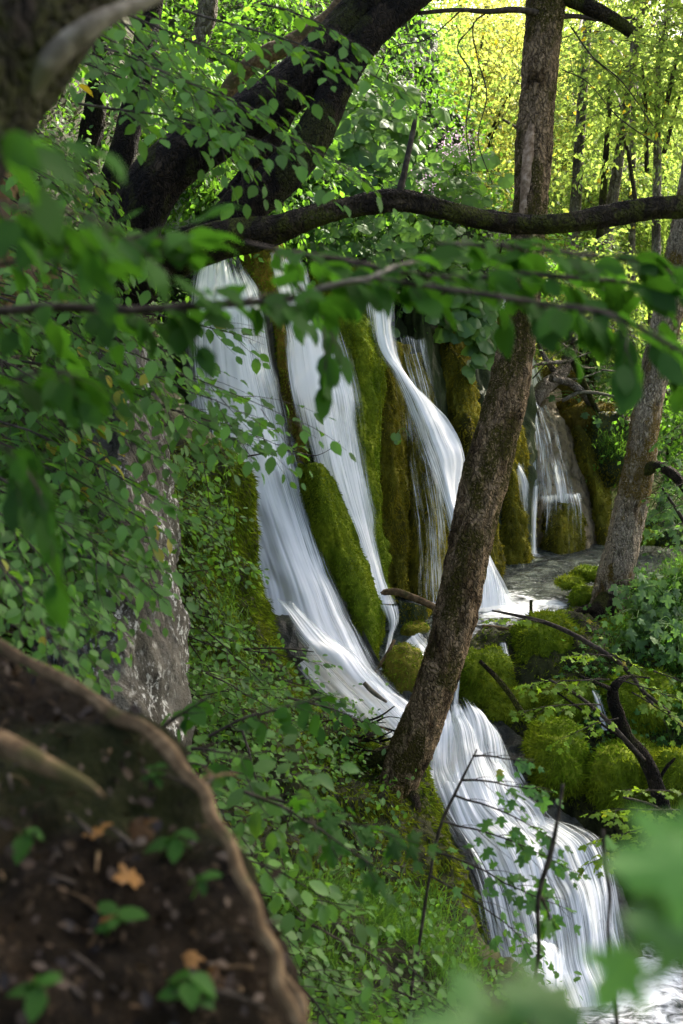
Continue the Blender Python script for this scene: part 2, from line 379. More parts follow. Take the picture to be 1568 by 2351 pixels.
M['leaf_herb'] = m_leaf('leaf_herb', (0.065, 0.160, 0.022), (0.15, 0.34, 0.022), gloss=0.12)
M['grass'] = m_leaf('grass', (0.055, 0.13, 0.015), (0.12, 0.26, 0.02), gloss=0.1)
M['leaf_dead'] = m_leaf('leaf_dead', (0.14, 0.07, 0.016), (0.15, 0.07, 0.016), var=0.6, gloss=0.1, mixt=0.2)
M['litter'] = m_leaf('litter', (0.028, 0.018, 0.009), (0.025, 0.016, 0.008), var=0.9, gloss=0.1, mixt=0.15)
M['flower'] = m_leaf('flower', (0.45, 0.32, 0.40), (0.4, 0.3, 0.4), gloss=0.0)
M['fall_a'] = m_fall('falling_water', 0.0); M['fall_b'] = m_fall('falling_water_back', 7.0, 44, 0.7)
M['fall_c'] = m_fall('thin_water', 3.0, 46, 1.5)
# ------------------------------------------------------------------ surface builders
RNG = np.random.default_rng(11)
def sheet(rows, nu, nv, amp=0.1, sc=(1.5, 1.5, 1.0), seed=1, fine=0.3, bulge=0.0, fold=0.0):
    """rows: (xl, yl, Dl, xr, yr, Dr) in photo positions -> displaced grid"""
    q = cr(rows, nv); u = np.linspace(0, 1, nu)[None, :]
    px = q[:, 0:1] * (1 - u) + q[:, 3:4] * u; py = q[:, 1:2] * (1 - u) + q[:, 4:5] * u
    D = q[:, 2:3] * (1 - u) + q[:, 5:6] * u - bulge * np.sin(np.pi * u)
    V = P(px, py, D)
    n = -gridN(V)
    s = np.array(sc)
    d = amp * fbm(V * s, 4, seed) + amp * fine * fbm(V * s * 5, 3, seed + 50)
    return V + n * d[..., None]
def lobe_grid(rows, nu, nv, amp=0.08, sc=(4, 4, 0.8), seed=1, fine=0.4, wrap=1.75):
    """rounded hanging column: rows (xl, yl, xr, yr, D, R), R = how far it stands out"""
    q = cr(rows, nv); a = np.linspace(-wrap, wrap, nu)[None, :]
    f = 0.5 + 0.5 * np.sin(np.clip(a, -1.5708, 1.5708)) - 0.04 * np.maximum(np.abs(a) - 1.5708, 0) * np.sign(a)
    px = q[:, 0:1] * (1 - f) + q[:, 2:3] * f; py = q[:, 1:2] * (1 - f) + q[:, 3:4] * f
    D = q[:, 4:5] + q[:, 5:6] * (1 - np.cos(a))
    V = P(px, py, D); n = -gridN(V); s = np.array(sc)
    d = amp * fbm(V * s, 4, seed) + amp * fine * fbm(V * s * 4, 3, seed + 50)
    return V + n * d[..., None]
def blades(V, F, dens, ln=0.03, wd=0.007, seed=0, down=0.7, cull=True):
    """moss: single pointed blades on a surface"""
    rg = np.random.default_rng(seed)
    tri = []
    for f in (F if isinstance(F, list) else [F]):
        if f.shape[1] == 4: tri += [f[:, [0, 1, 2]], f[:, [0, 2, 3]]]
        else: tri.append(f)
    tri = np.vstack(tri); a, b, c = V[tri[:, 0]], V[tri[:, 1]], V[tri[:, 2]]
    n = np.cross(b - a, c - a); ar = np.linalg.norm(n, axis=1) / 2; n = nrm(n)
    flip = np.sum(n * (-(a)), axis=1) < 0; n[flip] *= -1
    if cull:
        vis = np.sum(n * nrm(-a), axis=1) > -0.05; ar = ar * vis
    N = int(ar.sum() * dens)
    k = rg.choice(len(tri), N, p=ar / ar.sum())
    r1 = np.sqrt(rg.random(N)); r2 = rg.random(N)
    p = a[k] * (1 - r1)[:, None] + b[k] * (r1 * (1 - r2))[:, None] + c[k] * (r1 * r2)[:, None]
    d = nrm(n[k] * 0.75 + np.array([0, 0, -down]) + rg.normal(0, 0.35, (N, 3)))
    L = ln * rg.uniform(0.5, 1.5, N)[:, None]
    s = nrm(np.cross(d, rg.normal(0, 1, (N, 3)))) * wd * rg.uniform(0.7, 1.3, N)[:, None]
    T = np.stack([p - s - n[k] * 0.004, p + s - n[k] * 0.004, p + d * L], 1).reshape(-1, 3)
    return T, np.arange(3 * N).reshape(-1, 3)
def add_moss(parent, V, F, dens, mat, ln=0.03, wd=0.007, seed=0, down=0.7):
    T, f = blades(V, F, dens, ln, wd, seed, down)
    return stuff(mk('moss', T, f, mat, parent, smooth=False))

# ------------------------------------------------------------------ ground to the horizon
def cliff_y(x):
    return np.interp(x, [-60, -12, -6, -3.2, -2.2, -1.5, 0.3, 1.1, 2.0, 3.4, 4.8, 8, 14, 60], [-30, -4, 2, 6.0, 10.5, 12.4, 12.9, 13.6, 14.8, 17.2, 18.6, 25, 33, 60])
def ground_z(x, y):
    cy = cliff_y(x)
    t = np.clip((y - cy - 0.2) / 1.6, 0, 1); t = t * t * (3 - 2 * t)
    up = 0.75 + np.maximum(0, -x - 1) * 0.30 + np.maximum(0, y - cy - 1) * 0.10
    right = np.clip((y - 16) / 9, 0, 1)
    low = -5.6 + 1.9 * np.clip((y - 10.5) / 4, 0, 1) + 1.3 * np.clip((x - 3.9 - 0.12 * (y - 11)) / 2.0, 0, 1)
    low = low + 1.2 * np.clip((y - 16.5) / 3, 0, 1)
    plate = np.minimum(up, 1.0 + 0.35 * np.maximum(0, -x) + 0.05 * np.maximum(y - 20, 0))
    rt = np.clip((x - 0.8) / 2.5, 0, 1)
    plate = plate * (1 - rt) + (-1.9) * rt
    z = low * (1 - t) + plate * t
    hill = np.maximum(0, y - 30 - 0.10 * x) * 0.36
    hill = np.minimum(hill, 30 + 0.0 * y)
    hill = hill + np.clip((-x - 10) / 20, 0, 1) * 5
    return z + hill + 0.25 * vn(np.stack([x * .35, y * .35, 0 * x], -1), 5) * np.clip((y - 8) / 10, 0, 1)
gx = np.concatenate([-np.geomspace(400, 12, 22), np.linspace(-11, 16, 82), np.geomspace(17, 400, 22)])
gy = np.concatenate([-np.geomspace(300, 8, 14), np.linspace(-6, 40, 120), np.geomspace(42, 500, 26)])
X, Y = np.meshgrid(gx, gy)
Z = ground_z(X, Y); Z = np.where(Y < 7.0, np.minimum(Z, -5.6 + 0 * Z), Z)
Z = np.where((Y < 11) & (X < -1), np.minimum(Z, -5.0), Z)
struct(mk('ground', np.stack([X, Y, Z], -1).reshape(-1, 3), gridF(len(gy), len(gx)), M['floor']))

# ------------------------------------------------------------------ tufa cliff carrying the falls
cliff_rows = []
for (xl, yl, Dl, xr, yr, Dr) in [(150, -160, 16.5, 960, -60, 19), (200, 60, 15.2, 1000, 160, 17.4), (230, 250, 14.2, 1060, 330, 16.2), (260, 420, 13.3, 1120, 480, 15.6),
                                 (300, 560, 12.5, 1180, 600, 15.2), (330, 700, 12.3, 1210, 760, 15.0), (350, 900, 12.15, 1225, 920, 14.9),
                                 (420, 1100, 12.0, 1230, 1100, 14.5), (500, 1300, 11.8, 1230, 1320, 14.0), (560, 1480, 11.6, 1230, 1500, 13.4), (600, 1620, 11.2, 1230, 1640, 12.8)]:
    cliff_rows.append((xl, yl, Dl, xr, yr, Dr))
q = sheet(cliff_rows, 230, 260, amp=0.16, sc=(2.2, 2.2, 0.7), seed=3, fine=0.30, bulge=0.9)
cliff = struct(mk('cliff', q.reshape(-1, 3), gridF(*q.shape[:2]), M['moss_wet']))
def column(rows, mat, bl=None, dens=1500, nu=60, nv=120, amp=0.07, seed=1, ln=0.035, sc=(4, 4, 0.8), fine=0.4, parent=None, name='moss_column', down=0.7):
    V = lobe_grid(rows, nu, nv, amp, sc, seed, fine); F = gridF(nv, nu); Vf = V.reshape(-1, 3)
    o = mk(name, Vf, F, mat, cliff if parent is None else parent)
    if bl: add_moss(o, Vf, F, dens, bl, ln, 0.007, seed, down)
    return o
# green tongue between the two veils
column([(690, 1062, 740, 1066, 10.75, 0.35), (690, 1100, 785, 1120, 10.70, 0.5), (700, 1180, 815, 1185, 10.65, 0.6), (715, 1270, 838, 1270, 10.6, 0.65), (745, 1350, 860, 1350, 10.55, 0.65),
        (785, 1420, 878, 1420, 10.5, 0.6), (825, 1485, 870, 1490, 10.45, 0.45), (840, 1540, 868, 1545, 10.4, 0.3)], M['moss_green'], M['blade_green'], 5200, 70, 140, 0.05, 5, 0.026)
# yellow-green top patch between the brinks
column([(545, 560, 650, 560, 12.0, 0.3), (550, 620, 655, 620, 11.85, 0.3), (575, 680, 650, 680, 11.8, 0.3), (620, 760, 668, 760, 11.7, 0.3), (640, 900, 690, 900, 11.6, 0.3), (668, 1060, 712, 1060, 11.4, 0.3)],
       M['moss_gold'], M['blade_green'], 2600, 50, 100, 0.06, 6, 0.035)
# bright green cushion column right of the veil
column([(700, 620, 830, 610, 12.3, 0.5), (712, 680, 850, 680, 12.1, 0.55), (745, 740, 868, 745, 11.9, 0.6), (765, 800, 880, 815, 11.75, 0.6), (775, 880, 880, 885, 11.7, 0.55), (795, 980, 862, 980, 11.6, 0.45),
        (812, 1080, 858, 1080, 11.5, 0.4), (825, 1200, 862, 1200, 11.4, 0.35), (850, 1300, 890, 1300, 11.3, 0.3), (870, 1370, 905, 1375, 11.25, 0.25)], M['moss_green'], M['blade_green'], 3600, 70, 160, 0.09, 7, 0.034)
# olive columns
column([(840, 780, 935, 790, 12.3, 0.4), (838, 900, 925, 900, 12.15, 0.45), (842, 1020, 925, 1020, 12.0, 0.5), (848, 1150, 930, 1150, 11.9, 0.5), (868, 1270, 935, 1270, 11.8, 0.5), (880, 1365, 945, 1370, 11.75, 0.45)],
       M['moss_olive'], M['blade_olive'], 3000, 60, 150, 0.11, 8, 0.04)
column([(900, 820, 960, 810, 12.6, 0.35), (905, 950, 1000, 950, 12.4, 0.45), (908, 1080, 1030, 1080, 12.2, 0.55), (915, 1200, 1040, 1200, 12.05, 0.6), (925, 1310, 1045, 1310, 11.95, 0.6), (935, 1395, 1050, 1395, 11.9, 0.55)],
       M['moss_olive'], M['blade_olive'], 1900, 80, 160, 0.07, 9, 0.045, sc=(6, 6, 0.45))
column([(1000, 690, 1050, 690, 13.6, 0.35), (1005, 800, 1075, 800, 13.4, 0.4), (1010, 900, 1090, 900, 13.2, 0.45), (1030, 1000, 1110, 1000, 13.0, 0.5), (1050, 1100, 1130, 1100, 12.9, 0.5), (1070, 1250, 1140, 1250, 12.7, 0.5), (1080, 1330, 1150, 1330, 12.6, 0.5)],
       M['moss_olive'], M['blade_olive'], 2200, 60, 130, 0.12, 10, 0.04)
column([(925, 640, 1000, 640, 13.2, 0.35), (930, 760, 1010, 760, 13.1, 0.4), (960, 880, 1020, 880, 13.0, 0.4), (985, 1000, 1040, 1000, 12.9, 0.4)], M['moss_wet'], None, 0, 50, 90, 0.1, 12)
column([(1120, 900, 1195, 900, 14.6, 0.4), (1120, 1000, 1200, 1000, 14.4, 0.5), (1110, 1100, 1205, 1100, 14.1, 0.55), (1105, 1200, 1215, 1200, 13.9, 0.6), (1110, 1285, 1222, 1265, 13.75, 0.55), (1115, 1320, 1215, 1300, 13.7, 0.5)],
       M['moss_olive'], M['blade_olive'], 2600, 70, 130, 0.1, 13, 0.045)
# gold moss under the small far brink
column([(1060, 610, 1125, 600, 15.0, 0.3), (1070, 660, 1145, 670, 14.8, 0.35), (1090, 720, 1160, 730, 14.7, 0.35), (1110, 800, 1170, 800, 14.6, 0.35)], M['moss_gold'], M['blade_gold'], 2600, 40, 60, 0.08, 14, 0.04)
# wet rock beneath the main veils and the long run-out
def offset_rows(rows, dd): return [(a, b, c + dd, d, e, f + dd) for (a, b, c, d, e, f) in rows]
main_rows = [(468, 575, 11.75, 560, 585, 11.75), (440, 680, 11.55, 612, 690, 11.55), (425, 800, 11.4, 640, 820, 11.4), (440, 950, 11.2, 678, 960, 11.2), (500, 1090, 11.0, 700, 1090, 11.0),
             (550, 1230, 10.75, 742, 1230, 10.75), (585, 1335, 10.5, 788, 1350, 10.45), (600, 1420, 10.3, 835, 1450, 10.2), (650, 1510, 10.0, 880, 1540, 9.95), (740, 1610, 9.7, 935, 1600, 9.75), (840, 1700, 9.4, 1000, 1650, 9.5), (930, 1790, 9.1, 1060, 1700, 9.3)]
low_rows = [(985, 1665, 9.3, 1110, 1625, 9.6), (970, 1720, 9.05, 1185, 1680, 9.35), (962, 1790, 8.75, 1225, 1760, 9.0), (985, 1860, 8.45, 1265, 1835, 8.7), (1030, 1950, 8.1, 1345, 1905, 8.4), (1068, 2050, 7.8, 1410, 1990, 8.1),
            (1090, 2140, 7.55, 1450, 2090, 7.8), (1112, 2230, 7.35, 1475, 2200, 7.6), (1150, 2330, 7.2, 1490, 2300, 7.4)]
for rows, sd in ((main_rows, 21), (low_rows, 22)):
    q = sheet(offset_rows(rows, 0.28), 70, 160, 0.10, (2.5, 2.5, 0.9), sd, 0.3)
    mk('wet_rock_face', q.reshape(-1, 3), gridF(*q.shape[:2]), M['rock_wet'], cliff)
# dome at the back of the pool
dome_rows = [(1192, 905, 1268, 905, 16.1, 0.6), (1184, 945, 1310, 950, 15.7, 0.8), (1178, 1020, 1342, 1030, 15.4, 0.9), (1174, 1100, 1368, 1110, 15.1, 1.0), (1174, 1180, 1392, 1180, 14.8, 1.05), (1176, 1290, 1405, 1265, 14.55, 1.1)]
column(dome_rows, M['rock_tufa'], None, 0, 90, 130, 0.10, 15, name='tufa_dome', sc=(3, 3, 1.2))
column([(1248, 1140, 1325, 1140, 14.95, 0.35), (1238, 1180, 1340, 1180, 14.65, 0.5), (1232, 1240, 1350, 1235, 14.5, 0.5), (1230, 1290, 1352, 1285, 14.45, 0.5)], M['moss_olive'], M['blade_olive'], 1600, 50, 60, 0.08, 16, 0.04)
column([(1290, 935, 1330, 950, 15.9, 0.5), (1315, 1010, 1365, 1020, 15.5, 0.5), (1345, 1110, 1390, 1110, 15.2, 0.5), (1360, 1190, 1402, 1180, 15.0, 0.5), (1370, 1270, 1408, 1260, 14.9, 0.5)], M['moss_olive'], M['blade_olive'], 1500, 50, 80, 0.08, 17, 0.04)

# ------------------------------------------------------------------ left bank (near cliff the bushes grow on)
bank_rows = [(-700, -260, 7.5, 330, -260, 13.5), (-700, 60, 7.0, 320, 60, 12.5), (-700, 350, 6.4, 325, 350, 11.2), (-700, 600, 5.8, 350, 600, 10.2), (-700, 760, 5.5, 355, 760, 9.7), (-700, 900, 5.2, 405, 900, 9.4),
             (-700, 1010, 5.0, 490, 1010, 9.2), (-700, 1070, 4.9, 572, 1070, 9.1), (-700, 1180, 4.7, 585, 1180, 9.0), (-700, 1300, 4.5, 592, 1300, 8.9), (-700, 1410, 4.3, 612, 1410, 8.8), (-700, 1500, 4.2, 638, 1500, 8.7),
             (-700, 1580, 4.0, 690, 1580, 8.5), (-700, 1640, 3.9, 730, 1635, 8.4), (-700, 1690, 3.8, 860, 1690, 8.3), (-700, 1760, 3.6, 930, 1760, 8.1), (-700, 1850, 3.4, 985, 1850, 7.8), (-700, 1950, 3.2, 1025, 1950, 7.5),
             (-700, 2060, 3.0, 1062, 2060, 7.2), (-700, 2150, 2.9, 1095, 2160, 6.9), (-700, 2230, 2.8, 1205, 2230, 6.6), (-700, 2360, 2.6, 1330, 2360, 6.0), (-700, 2800, 2.2, 1700, 2800, 4.8)]
nv, nu = 260, 150
bq = cr(bank_rows, nv); bu = np.linspace(0, 1, nu)[None, :]
e = np.clip((bu - 0.0) / 0.93, 0, 1); back = np.clip((bu - 0.93) / 0.07, 0, 1)
bpx = bq[:, 0:1] * (1 - e) + bq[:, 3:4] * e; bpy_ = bq[:, 1:2] * (1 - e) + bq[:, 4:5] * e
bD = bq[:, 2:3] * (1 - e) + bq[:, 5:6] * e - 0.9 * np.sin(np.pi * e ** 1.6) * np.clip((2000 - bpy_) / 600, 0.2, 1) + 2.2 * back
bV = P(bpx - 25 * back, bpy_, bD); bn = -gridN(bV)
bd = 0.26 * fbm(bV * np.array([1.7, 1.7, 1.0]), 4, 31) + 0.07 * fbm(bV * 7, 3, 77) - 0.10 * np.maximum(0, fbm(bV * np.array([3.2, 3.2, 1.2]), 3, 78))
bV = bV + bn * (bd * (1 - back) * (1 - 0.55 * np.clip((bu - 0.8) / 0.13, 0, 1)))[..., None]
left_bank = struct(mk('bank', bV.reshape(-1, 3), gridF(nv, nu), M['rock_earth']))
BANK = (bV, bpx, bpy_)
def bank_at(px, py, off=0.0):
    """point of the bank surface nearest to a photo position"""
    k = np.argmin((bpx[:, :135] - px) ** 2 + (bpy_[:, :135] - py) ** 2); i, j = divmod(k, 135)
    return bV[i, j] + nrm(-bV[i, j]) * off
# moss on the bank's edge beside the fall
i0, i1 = 85, 200
sub = bV[:, 118:149]; Fsub = gridF(nv, 31); rowi = Fsub[:, 0] // 31
add_moss(left_bank, sub.reshape(-1, 3), Fsub[(rowi > 70) & (rowi < 215)], 1500, M['blade_green'], 0.05, 0.009, 41, 0.8)
add_moss(left_bank, sub.reshape(-1, 3), Fsub[(rowi > 70) & (rowi < 215)], 1900, M['blade_dark'], 0.07, 0.009, 47, 1.0)
sub = bV[:, 60:118]; Fsub = gridF(nv, 58); rowi = Fsub[:, 0] // 58
add_moss(left_bank, sub.reshape(-1, 3), Fsub[(rowi > 70) & (rowi < 230)], 900, M['blade_dark'], 0.05, 0.010, 42, 0.6)
# lichened rock outcrop
t = lobe_grid([(210, 800, 330, 800, 6.9, 0.6), (190, 950, 360, 950, 6.6, 0.9), (150, 1150, 375, 1150, 6.2, 1.0), (110, 1350, 390, 1350, 5.7, 1.1), (90, 1500, 400, 1500, 5.35, 1.1), (100, 1650, 410, 1650, 5.1, 1.1), (150, 1800, 420, 1800, 4.9, 1.0)],
              90, 170, 0.10, (2, 2, 1.0), 33, 0.5)
r = mk('rock_outcrop', t.reshape(-1, 3), gridF(170, 90), M['rock_lichen'])
tag(r, 'tall grey rock speckled with white lichen at the left', 'rock')
t = lobe_grid([(-90, 340, 50, 330, 5.9, 0.5), (-90, 450, 60, 450, 5.8, 0.5), (-90, 600, 70, 600, 5.7, 0.5), (-90, 760, 60, 760, 5.6, 0.5)], 40, 70, 0.08, (2, 2, 1), 34, 0.5)
tag(mk('rock_outcrop', t.reshape(-1, 3), gridF(70, 40), M['rock_ochre']), 'ochre earthy rock face at the left edge behind leaves', 'rock')
t = lobe_grid([(70, 560, 160, 560, 7.2, 0.4), (60, 640, 190, 640, 7.0, 0.5), (90, 720, 200, 720, 6.9, 0.5)], 40, 40, 0.08, (2, 2, 1), 35, 0.5)
tag(mk('rock_outcrop', t.reshape(-1, 3), gridF(40, 40), M['rock_ochre']), 'small ochre rock ledge under the dark leaning trunks', 'rock')
# mossy mound that carries the middle tree
mound = thing('mossy_mound', P(960, 2180, 7.4), 'mossy root mound under the leaning middle tree beside the lower cascade', 'mound')
V = lobe_grid([(860, 1770, 950, 1765, 8.0, 0.4), (845, 1810, 985, 1815, 7.85, 0.6), (830, 1880, 1005, 1880, 7.7, 0.7), (820, 1960, 1030, 1960, 7.5, 0.8), (820, 2050, 1066, 2050, 7.25, 0.85), (830, 2130, 1088, 2130, 7.05, 0.85), (850, 2240, 1110, 2230, 6.85, 0.8), (900, 2360, 1140, 2350, 6.6, 0.7)], 80, 130, 0.09, (3, 3, 0.9), 36, 0.5)
o = mk('earth', V.reshape(-1, 3), gridF(130, 80), M['rock_earth'], mound)
Fm = gridF(130, 80); Fr = Fm[(Fm[:, 0] % 80) > 36]
add_moss(mound, V.reshape(-1, 3), Fr, 3200, M['blade_green'], 0.04, 0.008, 43)
add_moss(mound, V.reshape(-1, 3), Fm[(Fm[:, 0] % 80) <= 40], 1500, M['blade_dark'], 0.05, 0.008, 44)

# ------------------------------------------------------------------ right bank below the pool
q = sheet([(1290, 1385, 11.7, 1900, 1240, 12.5), (1210, 1425, 11.3, 1900, 1300, 11.2), (1120, 1455, 10.95, 1900, 1400, 10.2), (1060, 1500, 10.6, 1900, 1520, 9.3), (1040, 1600, 10.2, 1900, 1640, 8.9), (1090, 1690, 9.8, 1900, 1760, 8.6),
           (1200, 1840, 9.3, 1900, 1900, 8.8), (1290, 1930, 9.2, 1900, 2000, 8.6), (1400, 2100, 8.7, 1900, 2200, 8.0), (1450, 2400, 8.0, 1900, 2500, 7.0)], 130, 150, 0.12, (1.8, 1.8, 1.4), 51, 0.4)
rbank = struct(mk('bank', q.reshape(-1, 3), gridF(150, 130), M['rock_earth']))
Fr = gridF(150, 130)
add_moss(rbank, q.reshape(-1, 3), Fr[(Fr[:, 0] // 130 < 100) & (Fr[:, 0] % 130 < 90)], 900, M['blade_green'], 0.045, 0.008, 45)

# ------------------------------------------------------------------ boulders
def icosphere(n):
    import bmesh
    bm = bmesh.new(); bmesh.ops.create_icosphere(bm, subdivisions=n, radius=1.0)
    bm.verts.ensure_lookup_table()
    V = np.array([v.co[:] for v in bm.verts]); F = np.array([[v.index for v in f.verts] for f in bm.faces]); bm.free()
    return V, F
ICO, ICOF = icosphere(5); ICO4, ICO4F = icosphere(4)
def boulder(px, py, hw, hh, D, label, seed, mat='moss_green', bl='blade_green', dens=3600, depth=1.0, amp=0.16, ln=0.035, sub=5, name='mossy_boulder', cat='boulder', group=None):
    c = P(px, py, D); k = D / FPX
    S, F = (ICO, ICOF) if sub == 5 else (ICO4, ICO4F)
    v = np.sign(S) * np.abs(S) ** 0.96
    v = v * (1 + amp * 1.25 * fbm(S * 1.5 + seed * 3.1, 4, seed))[:, None]
    v[:, 2] = np.where(v[:, 2] < -0.8, -0.8 + (v[:, 2] + 0.8) * 0.3, v[:, 2])
    V = v * np.array([hw * k, (hw + hh) / 2 * k * depth, hh * k]) + c
    base = c + np.array([0, 0, -hh * k])
    t = thing(name, base, label, cat, group)
    mk('stone', V, F, M[mat], t)
    if bl: add_moss(t, V, F, dens, M[bl], ln, 0.0075, seed + 100, 0.35)
    return t
boulder(1255, 1485, 92, 74, 10.55, 'large rounded moss boulder damming the pool in front of its rim', 1, ln=0.045)
boulder(1105, 1562, 66, 84, 10.15, 'steep moss boulder just right of the leaning middle trunk', 2, 'moss_green', 'blade_green', 3000)
boulder(928, 1548, 54, 72, 10.25, 'wet brown-green boulder left of the leaning trunk in white water', 3, 'moss_olive', 'blade_green', 1400)
boulder(1278, 1745, 72, 96, 9.15, 'tall shaggy moss boulder right of the lower cascade', 4, ln=0.05)
boulder(1440, 1785, 98, 92, 8.95, 'wide dark moss boulder behind the leaning dead stem', 5, ln=0.045)
boulder(1545, 1790, 60, 70, 8.6, 'bright moss boulder at the right edge', 25, ln=0.045)
boulder(1415, 1470, 62, 44, 10.9, 'low moss boulder beside the narrow spill', 6, ln=0.045)
boulder(1185, 1620, 90, 44, 10.0, 'low moss ledge above the lower whitewater', 7, ln=0.04)
boulder(1310, 1615, 70, 58, 9.75, 'moss boulder with a thin water spill on its right side', 8, ln=0.045)
boulder(1468, 1610, 90, 70, 9.5, 'moss bank block right of the dead stem fork', 9, ln=0.05)
boulder(1300, 1418, 34, 18, 11.15, 'flat moss stone in the pool outlet', 10, ln=0.035, sub=4)
boulder(1308, 1338, 34, 15, 11.95, 'flat moss pad at the pool edge left of the right tree', 11, ln=0.035, sub=4)
boulder(1352, 1318, 42, 17, 12.1, 'moss cushion touching the foot of the right tree', 12, ln=0.035, sub=4)
boulder(1345, 1375, 38, 30, 11.7, 'moss hummock in front of the right tree roots', 13, ln=0.035, sub=4)
boulder(1335, 955, 62, 42, 16.0, 'golden moss boulder behind the pool dome', 14, 'moss_gold', 'blade_gold', 2200)
boulder(1395, 1040, 66, 88, 15.8, 'tall dark mossy boulder right of the pool dome', 15, 'moss_wet', 'blade_olive', 1500)
boulder(1285, 880, 50, 34, 16.8, 'golden moss hummock under the fallen branches', 16, 'moss_gold', 'blade_gold', 2000, sub=4)
boulder(1425, 960, 50, 34, 16.6, 'olive moss boulder left of the right tree', 17, 'moss_olive', 'blade_olive', 1500, sub=4)
boulder(1530, 1215, 52, 42, 14.4, 'dark moss boulder at the far right end of the pool', 18, 'moss_wet', 'blade_green', 1400)
boulder(1478, 1232, 24, 22, 14.2, 'small bright moss stone standing in the pool behind the right tree', 19, sub=4)
boulder(955, 1452, 38, 26, 11.0, 'small wet stone under the arching root', 20, 'moss_olive', 'blade_green', 1200, sub=4)
boulder(1165, 1468, 60, 22, 10.95, 'flat wet stone at the pool lip', 21, 'moss_olive', 'blade_green', 1200, sub=4)
boulder(655, 1480, 52, 66, 10.1, 'grey wet rock under the left edge of the main cascade', 23, 'rock_wet', None, 0, sub=4, name='wet_rock', cat='rock')
boulder(1040, 1690, 46, 40, 9.4, 'dark wet stone behind the foot of the leaning trunk', 24, 'rock_wet', 'blade_olive', 500, sub=4, name='wet_rock', cat='rock')

# ------------------------------------------------------------------ water
POOL_Z = -3.1
pool_c = PZ(1300, 1330, POOL_Z)
px_, py_ = np.meshgrid(np.linspace(0.0, 7.5, 130), np.linspace(10.2, 18.2, 140))
pz = POOL_Z + 0.022 * fbm(np.stack([px_ * 4, py_ * 7, 0 * px_], -1), 4, 8)
splash = PZ(1105, 1385, POOL_Z)
lip = np.clip((11.2 + 0.12 * fbm(np.stack([px_ * 2, 0 * px_, 0 * px_], -1), 2, 3) - py_) / 0.8, 0, 1); pz = pz - lip ** 1.5 * 0.5
M['pool'] = m_pool('pool_water', [(*splash, 0.8), (*PZ(1190, 1398, POOL_Z), 0.55), (*PZ(1260, 1385, POOL_Z), 0.3), (*PZ(1222, 1272, POOL_Z), 0.16), (*PZ(1060, 1440, POOL_Z), 0.35)])
struct(mk('pool', np.stack([px_, py_, pz], -1).reshape(-1, 3), gridF(140, 130), M['pool']), 'grey-green rippling pool with white foam')
lz = -4.95
px_, py_ = np.meshgrid(np.linspace(0.5, 6, 90), np.linspace(5.2, 8.6, 60))
pz = lz + 0.05 * fbm(np.stack([px_ * 3, py_ * 3, 0 * px_], -1), 4, 18)
M['stream'] = m_pool('stream_water', [(*PZ(1290, 2230, lz), 0.9), (*PZ(1230, 2290, lz), 0.7), (*PZ(1450, 2260, lz), 0.7)])
struct(mk('stream', np.stack([px_, py_, pz], -1).reshape(-1, 3), gridF(60, 90), M['stream']), 'churning stream at the foot of the lower cascade')

def water(parent, rows, nu, nv, mat, dens, name='water_sheet', amp=0.03, seed=1, edge=0.12, doff=0.0, bulge=0.06, ridge=20, gap=0.0):
    """falling sheet; dens: list of (v, left, middle, right) thickness along the fall"""
    q = cr(offset_rows(rows, doff), nv); u = np.linspace(0, 1, nu)[None, :]; v = np.linspace(0, 1, nv)[:, None]
    px = q[:, 0:1] * (1 - u) + q[:, 3:4] * u; py = q[:, 1:2] * (1 - u) + q[:, 4:5] * u
    D = q[:, 2:3] * (1 - u) + q[:, 5:6] * u - bulge * np.sin(np.pi * u)
    V = P(px, py, D)
    wid = np.linalg.norm(V[:, -1] - V[:, 0], axis=1)[:, None]; wm = wid.mean()
    cen = V[:, nu // 2]; s = np.concatenate([[0], np.cumsum(np.linalg.norm(np.diff(cen, axis=0), axis=1))])[:, None]
    n = -gridN(V); um = u * wm + 0 * v; sm = s + 0 * u
    d = amp * 0.5 * fbm(np.stack([um * ridge / 4, sm * 0.5, 0 * um + seed], -1), 3, seed) + amp * 0.22 * fbm(np.stack([um * ridge, sm * 0.8, 0 * um], -1), 2, seed + 9)
    d = d + amp * 1.6 * fbm(np.stack([um * 2, sm * 1.2, 0 * um], -1), 3, seed + 19)
    V = V + n * d[..., None]
    dt = np.array(dens, float); ld = np.interp(v[:, 0], dt[:, 0], dt[:, 1])[:, None]; md = np.interp(v[:, 0], dt[:, 0], dt[:, 2])[:, None]; rd = np.interp(v[:, 0], dt[:, 0], dt[:, 3])[:, None]
    de = np.where(u < 0.5, ld + (md - ld) * u * 2, md + (rd - md) * (u - 0.5) * 2)
    ew = edge * 2.0 * (1 + 0.5 * fbm(np.stack([sm * 1.5, 0 * sm, 0 * sm + seed], -1), 3, seed + 29) * 1.0)
    ee = np.clip(np.minimum(u, 1 - u) / np.maximum(ew, .03), 0, 1); de = de - 0.42 * (1 - ee) ** 1.3
    tv = np.clip(v / 0.05 + 0.4 * fbm(np.stack([um * 9, 0 * um, 0 * um + seed], -1), 2, seed + 3), 0, 1); de = de * (0.45 + 0.55 * tv)
    uvm = np.stack([um + seed * 1.3, sm], -1).reshape(-1, 2)
    return mk(name, V.reshape(-1, 3), gridF(nv, nu), mat, parent, True, uvm, {'dens': de.reshape(-1)})
def fall(base, label): return thing('waterfall', base, label, 'waterfall')
wf = fall(P(880, 1660, 9.6), 'broad white main waterfall fanning down behind the leafy left bank')
water(wf, main_rows, 110, 300, M['fall_b'], [(0, .6, .6, .55), (.25, .62, .62, .5), (.5, .7, .68, .5), (.75, .5, .75, .5), (1, .75, .75, .7)], 'water_sheet', 0.05, 2, 0.1, 0.12)
